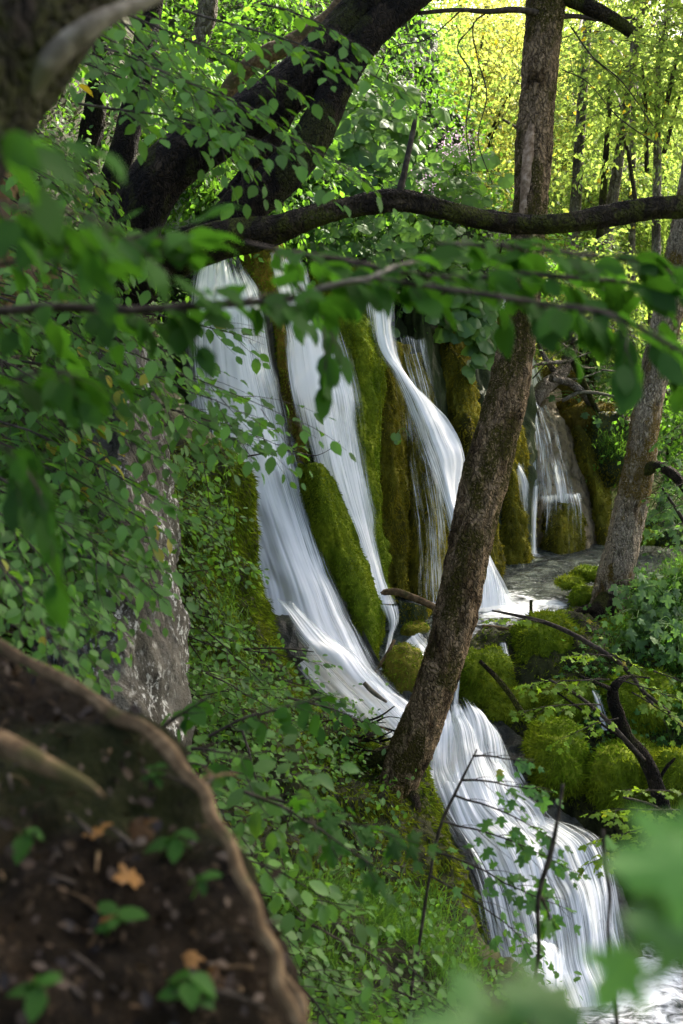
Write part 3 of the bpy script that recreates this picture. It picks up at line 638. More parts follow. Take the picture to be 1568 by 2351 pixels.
water(wf, main_rows, 130, 340, M['fall_a'], [(0, .70, .72, .55), (.2, .66, .74, .50), (.4, .74, .76, .52), (.6, .80, .74, .46), (.68, .50, .84, .48), (.8, .52, .86, .5), (.9, .6, .85, .64), (1, .75, .85, .75)], 'water_sheet', 0.04, 1, 0.12, 0.0)
# bright run-out on top
core = [(600, 1370, 10.15, 700, 1370, 10.15), (625, 1400, 10.0, 735, 1410, 10.0), (670, 1460, 9.85, 790, 1480, 9.8), (730, 1530, 9.65, 850, 1550, 9.6), (800, 1610, 9.45, 930, 1620, 9.45), (880, 1690, 9.2, 1000, 1680, 9.25)]
water(wf, core, 60, 140, M['fall_a'], [(0, .05, .25, .15), (.18, .3, .6, .35), (.4, .5, .85, .5), (.7, .5, .8, .5), (1, .6, .7, .55)], 'water_sheet', 0.05, 3, 0.25)
veil = [(608, 575, 11.6, 700, 575, 11.75), (630, 680, 11.45, 735, 680, 11.55), (650, 760, 11.3, 790, 760, 11.4), (660, 860, 11.15, 822, 870, 11.3), (685, 980, 11.05, 842, 980, 11.2), (722, 1100, 11.0, 858, 1100, 11.1), (785, 1220, 10.95, 874, 1220, 11.05),
        (828, 1310, 10.95, 892, 1320, 11.1), (850, 1385, 10.9, 915, 1385, 11.05)]
wf = fall(P(880, 1390, 10.95), 'silky second waterfall veil sliding between the green moss tongue and moss column')
water(wf, veil, 80, 260, M['fall_a'], [(0, .5, .48, .44), (.2, .74, .58, .42), (.35, .78, .62, .46), (.55, .66, .62, .56), (.75, .6, .66, .52), (.9, .66, .70, .5), (1, .75, .75, .65)], 'water_sheet', 0.03, 4, 0.12)
water(wf, offset_rows(veil, .06), 60, 200, M['fall_b'], [(0, .45, .45, .4), (.3, .65, .52, .46), (.6, .58, .58, .5), (1, .65, .6, .5)], 'water_sheet', 0.03, 5, 0.12)
wf = fall(PZ(1100, 1400, POOL_Z), 'third waterfall curving from a narrow brink down behind the leaning trunk')
third = [(832, 655, 12.25, 912, 662, 12.3), (838, 730, 12.1, 916, 738, 12.2), (848, 790, 11.95, 926, 800, 12.1), (884, 850, 11.85, 950, 855, 12.05), (915, 915, 11.75, 985, 908, 11.95), (938, 1000, 11.65, 1040, 985, 11.85), (965, 1080, 11.6, 1070, 1058, 11.8),
         (1005, 1180, 11.5, 1072, 1150, 11.7), (1030, 1300, 11.45, 1115, 1270, 11.65), (1050, 1420, 11.4, 1170, 1390, 11.6)]
water(wf, third, 70, 240, M['fall_a'], [(0, .55, .62, .5), (.15, .5, .62, .45), (.3, .42, .70, .66), (.42, .30, .56, .86), (.6, .26, .60, .92), (.8, .3, .75, .92), (1, .45, .8, .85)], 'water_sheet', 0.05, 6, 0.16)
water(wf, [(895, 860, 12.0, 960, 875, 11.95), (905, 960, 11.9, 1000, 985, 11.8), (912, 1080, 11.8, 1020, 1090, 11.65), (930, 1200, 11.65, 1035, 1200, 11.5), (945, 1380, 11.55, 1045, 1385, 11.4)], 50, 160, M['fall_c'],
      [(0, .3, .4, .45), (.5, .28, .33, .46), (1, .2, .34, .42)], 'water_strands', 0.02, 7, 0.1)
water(wf, [(905, 770, 12.5, 985, 770, 12.9), (925, 860, 12.4, 1010, 870, 12.8), (960, 960, 12.4, 1030, 980, 12.7)], 40, 90, M['fall_c'], [(0, .36, .38, .34), (1, .3, .34, .3)], 'water_strands', 0.02, 8, 0.1)
sp = [(1085, 1300, 11.3, 1150, 1295, 11.5), (1080, 1345, 11.2, 1165, 1335, 11.35), (1075, 1400, 11.1, 1180, 1385, 11.2)]
water(wf, sp, 50, 50, M['fall_a'], [(0, .35, .45, .25), (1, .75, .75, .6)], 'splash', 0.04, 9, 0.2)
wf = fall(PZ(1222, 1272, POOL_Z), 'thin lacy water trickling over the tufa dome into the pool')
water(wf, [(1196, 918, 15.55, 1262, 918, 15.6), (1192, 960, 15.1, 1290, 960, 15.1), (1192, 1030, 14.75, 1318, 1040, 14.75), (1190, 1100, 14.45, 1335, 1110, 14.45), (1192, 1150, 14.3, 1345, 1160, 14.3)], 60, 120, M['fall_c'],
      [(0, .56, .44, .3), (.25, .34, .38, .26), (.6, .28, .42, .28), (.85, .30, .44, .36), (1, .32, .36, .3)], 'water_lace', 0.05, 10, 0.1)
water(wf, [(1240, 1132, 14.4, 1335, 1132, 14.4), (1232, 1170, 14.2, 1350, 1170, 14.2), (1228, 1220, 14.05, 1356, 1220, 14.05), (1226, 1275, 13.95, 1358, 1268, 13.95)], 50, 70, M['fall_c'], [(0, .62, .55, .58), (.2, .4, .28, .38), (1, .2, .16, .26)], 'water_lace', 0.03, 11, 0.1)
water(wf, [(1220, 1110, 14.4, 1240, 1110, 14.4), (1216, 1180, 14.2, 1238, 1180, 14.2), (1214, 1272, 14.0, 1236, 1272, 14.0)], 16, 60, M['fall_a'], [(0, .5, .6, .5), (1, .6, .7, .6)], 'water_strand', 0.02, 12, 0.3)
water(wf, [(1178, 1060, 14.3, 1195, 1060, 14.3), (1182, 1110, 14.1, 1225, 1115, 14.1), (1188, 1200, 14.0, 1228, 1200, 14.0)], 24, 60, M['fall_c'], [(0, .6, .55, .4), (1, .4, .45, .35)], 'water_strand', 0.02, 13, 0.2)
wf = fall(P(1262, 930, 16.0), 'misty small waterfall spraying behind the leaning trunk above the dome')
water(wf, [(1205, 800, 16.6, 1222, 800, 16.6), (1206, 850, 16.4, 1245, 850, 16.4), (1208, 920, 16.0, 1275, 925, 16.0)], 30, 60, M['fall_c'], [(0, .6, .55, .45), (1, .42, .45, .4)], 'water_strand', 0.02, 14, 0.15)
wf = fall(P(1150, 720, 14.3), 'slim bright waterfall beside golden moss high behind the trunk')
water(wf, [(1116, 590, 14.7, 1132, 590, 14.7), (1124, 650, 14.5, 1150, 650, 14.5), (1145, 720, 14.3, 1180, 720, 14.3), (1160, 780, 14.2, 1195, 780, 14.2)], 30, 60, M['fall_a'], [(0, .5, .6, .45), (1, .6, .7, .5)], 'water_strand', 0.02, 15, 0.2)
wf = fall(P(430, 540, 12.5), 'upper waterfall glimpsed between the dark leaning trunks')
water(wf, [(385, 420, 13.4, 470, 425, 13.4), (350, 470, 13.0, 480, 480, 13.0), (330, 540, 12.6, 480, 545, 12.6), (320, 600, 12.3, 480, 590, 12.3)], 50, 70, M['fall_b'], [(0, .55, .6, .5), (1, .6, .65, .55)], 'water_sheet', 0.04, 16, 0.15)
water(wf, [(705, 440, 13.4, 722, 445, 13.4), (712, 465, 13.2, 740, 470, 13.2), (725, 520, 13.0, 752, 520, 13.0)], 20, 30, M['fall_a'], [(0, .6, .6, .6), (1, .6, .6, .6)], 'water_strand', 0.02, 17, 0.2)
wf = fall(PZ(1290, 2230, lz), 'lower cascade pouring to the bottom right behind maple twigs')
water(wf, low_rows, 120, 260, M['fall_b'], [(0, .7, .6, .45), (.25, .55, .5, .4), (.5, .5, .46, .4), (1, .5, .48, .42)], 'water_sheet', 0.10, 18, 0.1, 0.1)
water(wf, low_rows, 150, 300, M['fall_a'], [(0, .72, .58, .42), (.15, .74, .5, .40), (.35, .52, .62, .42), (.55, .42, .60, .50), (.8, .46, .44, .56), (1, .5, .56, .5)], 'water_sheet', 0.09, 19, 0.1, 0.0)
water(wf, [(1200, 2160, 7.5, 1290, 2160, 7.5), (1180, 2200, 7.3, 1320, 2195, 7.3), (1170, 2260, 7.1, 1330, 2260, 7.1)], 50, 40, M['fall_a'], [(0, .45, .55, .4), (1, .7, .75, .6)], 'splash', 0.06, 20, 0.25)
wf = fall(P(950, 1500, 10.4), 'small side spill running around the wet boulder left of the trunk')
water(wf, [(862, 1385, 10.85, 925, 1385, 10.95), (880, 1430, 10.7, 925, 1425, 10.75), (880, 1480, 10.5, 905, 1470, 10.55), (865, 1540, 10.2, 905, 1545, 10.2)], 40, 70, M['fall_b'], [(0, .6, .55, .5), (.4, .5, .5, .4), (1, .6, .6, .5)], 'water_sheet', 0.03, 21, 0.15)
water(wf, [(900, 1478, 10.7, 975, 1450, 10.9), (905, 1500, 10.55, 1000, 1478, 10.7), (960, 1515, 10.3, 1020, 1510, 10.4)], 40, 40, M['fall_a'], [(0, .55, .65, .55), (1, .6, .62, .5)], 'water_sheet', 0.03, 22, 0.15)
for (rows, d, lab, sd) in (
    ([(1336, 1440, 10.75, 1356, 1440, 10.75), (1338, 1480, 10.6, 1360, 1480, 10.6), (1345, 1535, 10.45, 1372, 1535, 10.45)], .5, 'narrow spill between two moss boulders below the pool outlet', 23),
    ([(1352, 1585, 9.6, 1366, 1580, 9.6), (1362, 1620, 9.45, 1384, 1612, 9.45), (1372, 1680, 9.35, 1402, 1675, 9.35)], .46, 'thin water arc off the moss boulder behind the dead stem', 24),
    ([(1146, 1475, 10.35, 1164, 1475, 10.35), (1154, 1515, 10.2, 1172, 1515, 10.2), (1160, 1560, 10.1, 1176, 1560, 10.1)], .44, 'thin trickle between the two big moss boulders under the pool', 25),
    ([(1040, 1560, 9.9, 1062, 1555, 9.9), (1030, 1610, 9.75, 1060, 1610, 9.75), (1028, 1640, 9.65, 1065, 1640, 9.65)], .5, 'short spill emerging right behind the leaning trunk', 26)):
    wf = fall(P(rows[-1][0], rows[-1][1], rows[-1][2]), lab)
    water(wf, rows, 20, 40, M['fall_a'], [(0, d, d + .1, d), (1, d, d + .05, d)], 'water_strand', 0.02, sd, 0.25)
# ------------------------------------------------------------------ trunks and limbs
def bark_disp(amp, seed, flake=1.0):
    def f(th, s, p, R):
        a = np.stack([np.cos(th) * R * 14, np.sin(th) * R * 14, s * 5.0], -1)
        r = 1 - np.abs(fbm(a, 3, seed)) * 1.4
        big = fbm(np.stack([np.cos(th) * 1.1, np.sin(th) * 1.1, s * 1.3], -1), 3, seed + 5)
        fine = fbm(np.stack([np.cos(th) * R * 45, np.sin(th) * R * 45, s * 16], -1), 2, seed + 9)
        return amp * (0.55 * r * flake + 0.9 * big + 0.35 * fine)
    return f
def limb(name, pts, mat, parent, nu=40, seg=0.02, amp=0.012, seed=1, flake=1.0):
    """pts: (px, py, D, width in photo px)"""
    p = np.array(pts, float); W = P(p[:, 0], p[:, 1], p[:, 2]); r = p[:, 3] * p[:, 2] / FPX / 2
    L = np.sum(np.linalg.norm(np.diff(W, axis=0), axis=1)); n = max(8, int(L / seg))
    V, F, uv = tube(W, r, nu, n, bark_disp(amp, seed, flake))
    return mk(name, V, F, mat, parent, True, uv), cr(np.column_stack([W, r]), n)

# middle leaning tree
tA = thing('leaning_tree', P(915, 1830, 7.9), 'tall tree with flaky bark leaning right in the middle of the picture', 'tree')
trunkA, cA = limb('trunk', [(905, 1840, 7.8, 76), (920, 1790, 7.8, 88), (948, 1710, 7.8, 106), (985, 1610, 7.8, 100), (1020, 1505, 7.8, 94), (1047, 1400, 7.8, 92), (1068, 1300, 7.8, 90), (1094, 1180, 7.82, 92), (1116, 1090, 7.85, 100),
      (1137, 1000, 7.88, 98), (1163, 900, 7.92, 95), (1188, 790, 7.98, 82), (1207, 660, 8.05, 72), (1220, 480, 8.15, 76), (1228, 330, 8.25, 76), (1236, 220, 8.3, 74), (1246, 100, 8.35, 76), (1258, 0, 8.4, 76), (1270, -120, 8.5, 74), (1285, -420, 8.7, 66), (1310, -900, 9.0, 52), (1360, -1500, 9.3, 36)],
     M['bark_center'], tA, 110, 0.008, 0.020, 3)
limb('root', [(905, 1800, 7.7, 60), (898, 1860, 7.65, 44), (893, 1920, 7.6, 28), (884, 1975, 7.55, 12), (880, 1995, 7.55, 4)], M['bark_center'], tA, 28, 0.015, 0.012, 4)
limb('root', [(925, 1740, 7.85, 60), (880, 1738, 7.9, 46), (830, 1752, 7.95, 30), (780, 1762, 8.0, 22), (730, 1740, 8.05, 12)], M['bark_branch'], tA, 24, 0.02, 0.010, 5)
limb('root', [(915, 1790, 7.95, 60), (870, 1800, 8.0, 44), (820, 1790, 8.05, 24), (770, 1800, 8.05, 14)], M['bark_branch'], tA, 24, 0.02, 0.010, 6)
limb('root', [(930, 1800, 7.8, 50), (955, 1850, 7.7, 26), (960, 1930, 7.55, 16), (990, 2030, 7.3, 8)], M['bark_branch'], tA, 20, 0.02, 0.008, 7)
limb('branch', [(1262, -30, 8.4, 40), (1305, -6, 8.35, 34), (1345, 12, 8.3, 32), (1385, 30, 8.28, 30), (1420, 50, 8.26, 27), (1452, 74, 8.25, 24)], M['bark_branch'], tA, 28, 0.015, 0.008, 8)
limb('branch', [(1235, 30, 8.3, 14), (1180, 22, 8.1, 13), (1120, 26, 8.0, 11), (1050, 22, 7.9, 9), (960, 30, 7.8, 7)], M['twig'], tA, 12, 0.03, 0.003, 9)
limb('branch', [(1285, 38, 8.4, 12), (1330, 38, 8.5, 10), (1390, 46, 8.6, 8), (1450, 40, 8.7, 6)], M['twig'], tA, 10, 0.03, 0.003, 10)
# stripped strip of bare wood on the trunk
strip = []
for (x, y) in [(1226, 250), (1217, 330), (1213, 400), (1209, 470), (1206, 500)]:
    k = np.interp(y, [0, 480], [8.4, 8.15]); strip.append((x, y, k - 0.080, 0))
sp_ = np.array(strip); W = P(sp_[:, 0], sp_[:, 1], sp_[:, 2]); V, F, uv = tube(W, [0.016, 0.044, 0.050, 0.050, 0.048], 20, 60, bark_disp(0.004, 12))
mk('bare_wood', V, F, M['bare_wood'], tA, True, uv)['label'] = 'pale stripped strip of bare wood'

for k, q in enumerate([[(1120, 26, 8.0, 3.6), (1085, 60, 8.0, 3.0), (1098, 140, 8.0, 3.0), (1118, 220, 8.0, 2.4), (1098, 320, 8.0, 2.4), (1130, 420, 8.0, 1.8)], [(1085, 60, 8.0, 3.0), (1050, 110, 8.1, 3.0), (1085, 180, 8.1, 2.4), (1070, 290, 8.1, 2.4), (1085, 400, 8.1, 1.8)],
                       [(1310, 60, 8.4, 3.0), (1360, 130, 8.4, 3.0), (1430, 190, 8.4, 2.4), (1500, 290, 8.4, 1.8)], [(1290, 160, 8.4, 3.0), (1350, 190, 8.4, 2.4), (1420, 270, 8.4, 2.4), (1520, 340, 8.4, 1.8)], [(1060, 22, 7.9, 3.6), (980, 90, 8.2, 3.0), (900, 110, 8.4, 2.4), (860, 180, 8.4, 1.8)]]):
    limb('hanging_twig', q, M['twig'], tA, 6, 0.05, 0.002, 300 + k)

# right tree
tB = thing('right_tree', P(1400, 1405, 11.5), 'pale-barked tree on a mossy foot standing at the right of the pool', 'tree')
trunkB, cB = limb('trunk', [(1392, 1425, 11.45, 104), (1398, 1385, 11.45, 84), (1414, 1320, 11.45, 78), (1431, 1250, 11.45, 72), (1448, 1160, 11.5, 70), (1466, 1060, 11.5, 66), (1485, 950, 11.55, 64), (1506, 845, 11.6, 61), (1530, 730, 11.65, 62), (1552, 620, 11.7, 60), (1580, 480, 11.75, 58), (1620, 250, 11.9, 56), (1660, 0, 12, 52), (1720, -500, 12.3, 40)],
     M['bark_pale'], tB, 72, 0.012, 0.022, 23)
limb('branch', [(1482, 1078, 11.4, 34), (1510, 1070, 11.3, 26), (1540, 1084, 11.2, 24), (1568, 1112, 11.1, 22), (1610, 1170, 11.0, 20)], M['bark_branch'], tB, 24, 0.02, 0.008, 24)
for (a, b, c_) in ((1362, 1425, 26), (1425, 1430, 22), (1340, 1400, 20)):
    limb('root', [(1395, 1375, 11.35, 50), ((1395 + a) / 2, 1400, 11.2, 34), (a, b, 11.1, c_), (2 * a - 1395, b + 26, 11.0, 6)], M['bark_branch'], tB, 20, 0.02, 0.008, a)

# dark leaning trunks at the left
tC = thing('forked_tree', P(280, 640, 7.6), 'dark mossy tree forking into two thick arms leaning right over the falls', 'tree')
trunkC, cC = limb('trunk', [(215, 760, 7.5, 150), (255, 640, 7.5, 135), (292, 540, 7.5, 125), (325, 468, 7.5, 112), (368, 400, 7.5, 104), (440, 345, 7.5, 100), (530, 292, 7.5, 98), (620, 238, 7.5, 102), (690, 180, 7.55, 108), (750, 120, 7.6, 104), (815, 45, 7.65, 92), (870, -40, 7.7, 84), (940, -200, 7.9, 74), (1020, -500, 8.1, 60)],
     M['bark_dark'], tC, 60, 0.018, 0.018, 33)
limb('arm', [(470, 560, 7.3, 84), (545, 490, 7.3, 88), (610, 435, 7.3, 88), (665, 385, 7.3, 84), (712, 330, 7.35, 80), (745, 260, 7.4, 72), (775, 190, 7.45, 66), (815, 120, 7.5, 66), (880, 50, 7.6, 60), (960, -10, 7.7, 54), (1060, -120, 7.9, 46), (1180, -400, 8.2, 36)], M['bark_dark'], tC, 52, 0.018, 0.016, 34)
limb('arm', [(520, 470, 7.9, 52), (560, 420, 7.9, 48), (595, 365, 7.9, 46), (625, 315, 7.95, 44), (660, 255, 8.0, 40), (700, 190, 8.1, 34)], M['bark_dark'], tC, 40, 0.02, 0.012, 35)
limb('root', [(480, 545, 7.3, 80), (430, 575, 7.3, 96), (380, 600, 7.35, 105), (320, 640, 7.4, 110), (260, 700, 7.5, 90), (200, 770, 7.6, 40)], M['bark_dark'], tC, 48, 0.02, 0.016, 36)
limb('long_branch', [(390, 590, 7.2, 70), (450, 570, 7.1, 88), (520, 548, 7.05, 84), (600, 535, 7.0, 72), (680, 510, 6.95, 56), (750, 488, 6.9, 48), (830, 472, 6.9, 50), (900, 462, 6.9, 54), (960, 468, 6.9, 48), (1030, 486, 6.92, 44), (1110, 503, 6.95, 44), (1200, 514, 7.0, 42), (1290, 512, 7.0, 42), (1380, 499, 7.05, 44), (1470, 482, 7.1, 45), (1568, 473, 7.1, 44), (1700, 462, 7.2, 40), (1900, 430, 7.3, 30)],
     M['bark_branch'], tC, 44, 0.014, 0.013, 37)
limb('snag', [(918, 452, 6.88, 18), (925, 415, 6.88, 15), (935, 370, 6.88, 14), (945, 320, 6.88, 12), (952, 285, 6.88, 8), (956, 262, 6.88, 3)], M['twig'], tC, 14, 0.02, 0.006, 38)

def plain_tree(name, label, pts, mat, seed, nu=28, cat='tree', group=None, amp=0.012, seg=0.03, part='trunk'):
    t = thing(name, P(*pts[0][:3]), label, cat, group)
    o, c = limb(part, pts, mat, t, nu, seg, amp, seed)
    return t, c
tD, cD = plain_tree('slender_tree', 'slim dark trunk behind the forked tree, second from the left', [(210, 560, 9.2, 60), (245, 460, 9.2, 56), (282, 350, 9.2, 54), (305, 260, 9.3, 54), (322, 180, 9.3, 52), (335, 90, 9.4, 50), (350, -20, 9.5, 48), (370, -200, 9.6, 44)], M['bark_dark'], 41)
tE, cE = plain_tree('slender_tree', 'slim dark trunk standing leftmost behind the leaf sprays', [(165, 520, 10, 52), (188, 410, 10, 50), (212, 300, 10, 48), (228, 180, 10, 46), (240, 60, 10.1, 44), (250, -100, 10.2, 42)], M['bark_dark'], 42)
tF, cF = plain_tree('mossy_tree', 'brown mossy trunk leaning right behind the forked tree', [(470, 330, 11, 30), (520, 220, 11, 34), (560, 165, 11, 36), (610, 128, 11, 38), (680, 95, 11.1, 36), (760, 40, 11.2, 34), (830, -60, 11.3, 30)], M['root'], 43)
tG, cG = plain_tree('grey_tree', 'pale grey trunk at the top behind the leaning arms', [(440, 150, 14, 36), (470, 60, 14, 40), (478, 0, 14, 42), (480, -120, 14, 40)], M['bark_far'], 44)
# near, out-of-focus trunk in the upper left corner
tH = thing('near_tree', P(-780, 1550, 1.72), 'blurred dark trunk close to the lens in the upper left corner', 'tree')
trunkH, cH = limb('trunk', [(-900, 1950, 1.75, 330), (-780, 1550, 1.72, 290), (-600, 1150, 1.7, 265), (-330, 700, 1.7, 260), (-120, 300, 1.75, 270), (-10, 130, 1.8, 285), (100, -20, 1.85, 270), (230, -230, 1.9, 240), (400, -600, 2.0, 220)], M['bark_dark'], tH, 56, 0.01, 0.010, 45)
limb('branch', [(-60, 400, 1.86, 44), (0, 300, 1.80, 52), (52, 226, 1.77, 54), (108, 152, 1.755, 50), (158, 98, 1.76, 46), (206, 62, 1.77, 42), (262, 32, 1.79, 34), (330, 4, 1.82, 28), (400, -30, 1.85, 24), (480, -80, 1.9, 20)], M['twig_grey'], tH, 28, 0.006, 0.003, 46)

# thin far trunks among the sunlit leaves, each on the ground behind the pool
def far_trunk(px, pyb, D, w, top, lean, label, seed, mat='bark_far', fork=None):
    b = P(px, pyb, D); z0 = float(ground_z(np.array([b[0]]), np.array([b[1]]))[0]) - 0.2
    k = np.array([b[0], b[1], z0]); H = top
    t = thing('far_tree', k, label, 'tree')
    r = w * D / FPX / 2
    pts = [k, k + [lean * 0.15 * H, 0, H * 0.25], k + [lean * 0.45 * H, 0.1, H * 0.55], k + [lean * H, 0.2, H]]
    V, F, uv = tube(pts, [r * 1.25, r, r * 0.85, r * 0.4], 20, int(H / 0.08), bark_disp(r * 0.12, seed))
    mk('trunk', V, F, M[mat], t, True, uv)
    return t, np.array(pts)
FAR = []
for (a) in [(1302, 700, 18.8, 26, 10, 0.03, 'straight pale trunk right of the leaning tree in the sunlit wood', 61, 'bark_far'),
            (1335, 780, 17.8, 28, 9, 0.10, 'pale slanting trunk in the sunlit wood, second right of the leaning tree', 62, 'bark_far'),
            (1352, 860, 17.6, 22, 7, 0.03, 'slim brown trunk rising above the golden moss boulder', 63, 'bark_branch'),
            (1455, 760, 19, 16, 11, -0.03, 'thin yellowish trunk in the sunlit wood near the right tree', 64, 'bark_far'),
            (1425, 760, 24, 22, 13, 0.10, 'grey trunk slanting right deep in the sunlit wood', 65, 'bark_far'),
            (1530, 820, 22, 22, 12, 0.12, 'thin leaning trunk at the right edge of the sunlit wood', 66, 'bark_far'),
            (1130, 700, 28, 22, 13, -0.03, 'far trunk just left of the leaning tree in yellow leaves', 67, 'bark_far'),
            (1010, 600, 26, 20, 12, 0.06, 'far trunk above the broad-leaved slope', 68, 'bark_far')]:
    FAR.append(far_trunk(*a))
# fallen branches at the back of the pool
def stick(name, pts, label, cat, mat, seed, nu=12, amp=0.006, side=()):
    t = thing(name, P(*pts[0][:3]), label, cat)
    limb('stem', pts, mat, t, nu, 0.03, amp, seed)
    for k, s in enumerate(side): limb('side_branch', s, mat, t, 8, 0.03, amp * 0.6, seed + k + 1)
    return t
stick('fallen_branch', [(1222, 925, 15.6, 34), (1250, 890, 15.8, 34), (1290, 855, 16.1, 28), (1315, 800, 16.4, 24), (1308, 740, 16.6, 20)], 'leaning grey dead trunk rising behind the tufa dome', 'branch', M['bark_far'], 71, 20, 0.01,
      [[(1270, 850, 16.0, 14), (1240, 800, 15.8, 10), (1232, 735, 15.7, 8)], [(1300, 830, 16, 10), (1240, 835, 15.6, 7), (1200, 860, 15.4, 4)], [(1310, 790, 16.2, 9), (1370, 770, 16, 6), (1420, 760, 15.9, 3)]])
stick('fallen_branch', [(1265, 868, 15.4, 18), (1310, 880, 15.5, 17), (1340, 905, 15.6, 16), (1360, 935, 15.8, 14)], 'curved grey branch lying across the golden moss', 'branch', M['bark_far'], 74, 14, 0.008)
stick('fallen_branch', [(1318, 830, 15.7, 18), (1335, 870, 15.6, 16), (1352, 905, 15.6, 14), (1372, 945, 15.7, 12)], 'straight dark branch propped on the golden moss boulder', 'branch', M['bark_branch'], 75, 14, 0.008)
stick('fallen_branch', [(1290, 920, 15.5, 8), (1340, 900, 15.5, 8), (1420, 915, 15.6, 6), (1460, 950, 15.6, 4)], 'thin pale stick lying right of the golden moss', 'branch', M['twig_grey'], 76, 8, 0.003)
rg = np.random.default_rng(5)
t = thing('brush_heap', P(1300, 850, 16), 'tangle of fine bare twigs above the golden moss', 'twigs')
for k in range(26):
    x, y = rg.uniform(1220, 1420), rg.uniform(720, 880); a = rg.uniform(-0.9, 0.9); L = rg.uniform(40, 130); d = rg.uniform(15.4, 17)
    limb('twig', [(x, y, d, 4), (x + L * .5 * np.cos(a), y + L * .5 * np.sin(a) - rg.uniform(-8, 8), d, 3.4), (x + L * np.cos(a), y + L * np.sin(a), d + 0.2, 2)], M['twig_grey'], t, 5, 0.06, 0.002, k)
# arching root over the side spill, sticks
stick('arching_root', [(868, 1362, 11.0, 14), (905, 1358, 11.0, 16), (945, 1370, 10.95, 16), (980, 1385, 10.9, 15), (1008, 1400, 10.85, 15)], 'brown root arching from the second veil to the leaning trunk', 'root', M['root'], 81, 16, 0.006)
V = lobe_grid([(878, 1368, 1000, 1398, 11.1, 0.15), (885, 1400, 985, 1420, 11.05, 0.2), (895, 1440, 950, 1440, 11.0, 0.2), (900, 1475, 920, 1470, 10.95, 0.12)], 40, 40, 0.05, (5, 5, 1), 82)
o = mk('moss_curtain', V.reshape(-1, 3), gridF(40, 40), M['moss_wet']); tag(o, 'curtain of wet moss hanging under the arching root', 'moss'); add_moss(o, V.reshape(-1, 3), gridF(40, 40), 2200, M['blade_olive'], 0.04, 0.007, 83)
stick('wet_stick', [(860, 1545, 10.1, 7), (890, 1500, 10.2, 9), (905, 1470, 10.3, 8)], 'bent wet stick at the foot of the green moss tongue', 'stick', M['root'], 84, 10, 0.003)
stick('wet_stick', [(836, 1568, 9.3, 12), (858, 1590, 9.25, 12), (888, 1612, 9.2, 6)], 'broken pale stick lying in the white rapids', 'stick', M['twig_grey'], 85, 10, 0.004)
stick('dead_stick', [(1102, 1518, 9.7, 9), (1140, 1556, 9.6, 12), (1172, 1596, 9.55, 13), (1190, 1625, 9.5, 14), (1210, 1652, 9.45, 14)], 'dark stick slanting down in front of the low moss ledge', 'stick', M['bark_branch'], 86, 12, 0.004)
stick('dead_stick', [(1217, 1440, 10.8, 9), (1218, 1415, 10.8, 9), (1219, 1378, 10.8, 8)], 'short upright stub in the foam of the pool', 'stick', M['bark_branch'], 87, 10, 0.003)
stick('dead_stick', [(1108, 1438, 11.0, 9), (1150, 1444, 10.9, 12), (1190, 1452, 10.8, 10)], 'driftwood stick at the pool lip', 'stick', M['root'], 88, 10, 0.004)
stick('crooked_sapling', [(1545, 1960, 7.5, 44), (1530, 1890, 7.5, 38), (1510, 1810, 7.5, 36), (1478, 1738, 7.5, 32), (1440, 1690, 7.5, 30), (1418, 1640, 7.5, 30), (1406, 1596, 7.5, 27), (1418, 1566, 7.5, 16), (1445, 1552, 7.55, 9), (1490, 1556, 7.6, 5)], 'dark crooked sapling with a hooked top at the lower right', 'sapling', M['bark_dark'], 89, 22, 0.010,
      [[(1405, 1585, 7.5, 12), (1375, 1570, 7.4, 8), (1330, 1552, 7.3, 6)], [(1505, 1800, 7.5, 12), (1530, 1760, 7.5, 8), (1550, 1740, 7.5, 5)], [(1480, 1745, 7.45, 9), (1440, 1705, 7.4, 6), (1350, 1640, 7.3, 5), (1280, 1590, 7.2, 4)]])
# drift wood heap left of the middle tree
t = thing('driftwood_heap', P(780, 1720, 8.1), 'heap of dark twigs and driftwood at the foot of the main fall', 'driftwood')
for k in range(46):
    x, y = rg.uniform(690, 870), rg.uniform(1655, 1735); a = rg.uniform(-0.8, 0.8) + (np.pi if rg.random() < .3 else 0); L = rg.uniform(35, 120); d = rg.uniform(7.9, 8.4)
    limb('twig', [(x, y, d, rg.uniform(3, 9)), (x + L * .5 * np.cos(a), y + L * .5 * np.sin(a) * .6 - rg.uniform(-14, 14), d - .1, rg.uniform(3, 7)), (x + L * np.cos(a), y + L * np.sin(a) * .6, d - 0.1, 2)], M['bark_dark'] if k % 3 else M['root'], t, 6, 0.04, 0.003, 200 + k)
stick('drift_branch', [(710, 1652, 8.5, 12), (760, 1642, 8.5, 14), (800, 1650, 8.45, 14), (835, 1668, 8.4, 18), (850, 1690, 8.3, 20)], 'curved dark branch on top of the driftwood heap', 'branch', M['bark_dark'], 91, 14, 0.005)
boulder(852, 1722, 26, 16, 8.1, 'small bright moss tuft beside the driftwood heap', 92, sub=4, ln=0.04, name='moss_tuft', cat='moss')

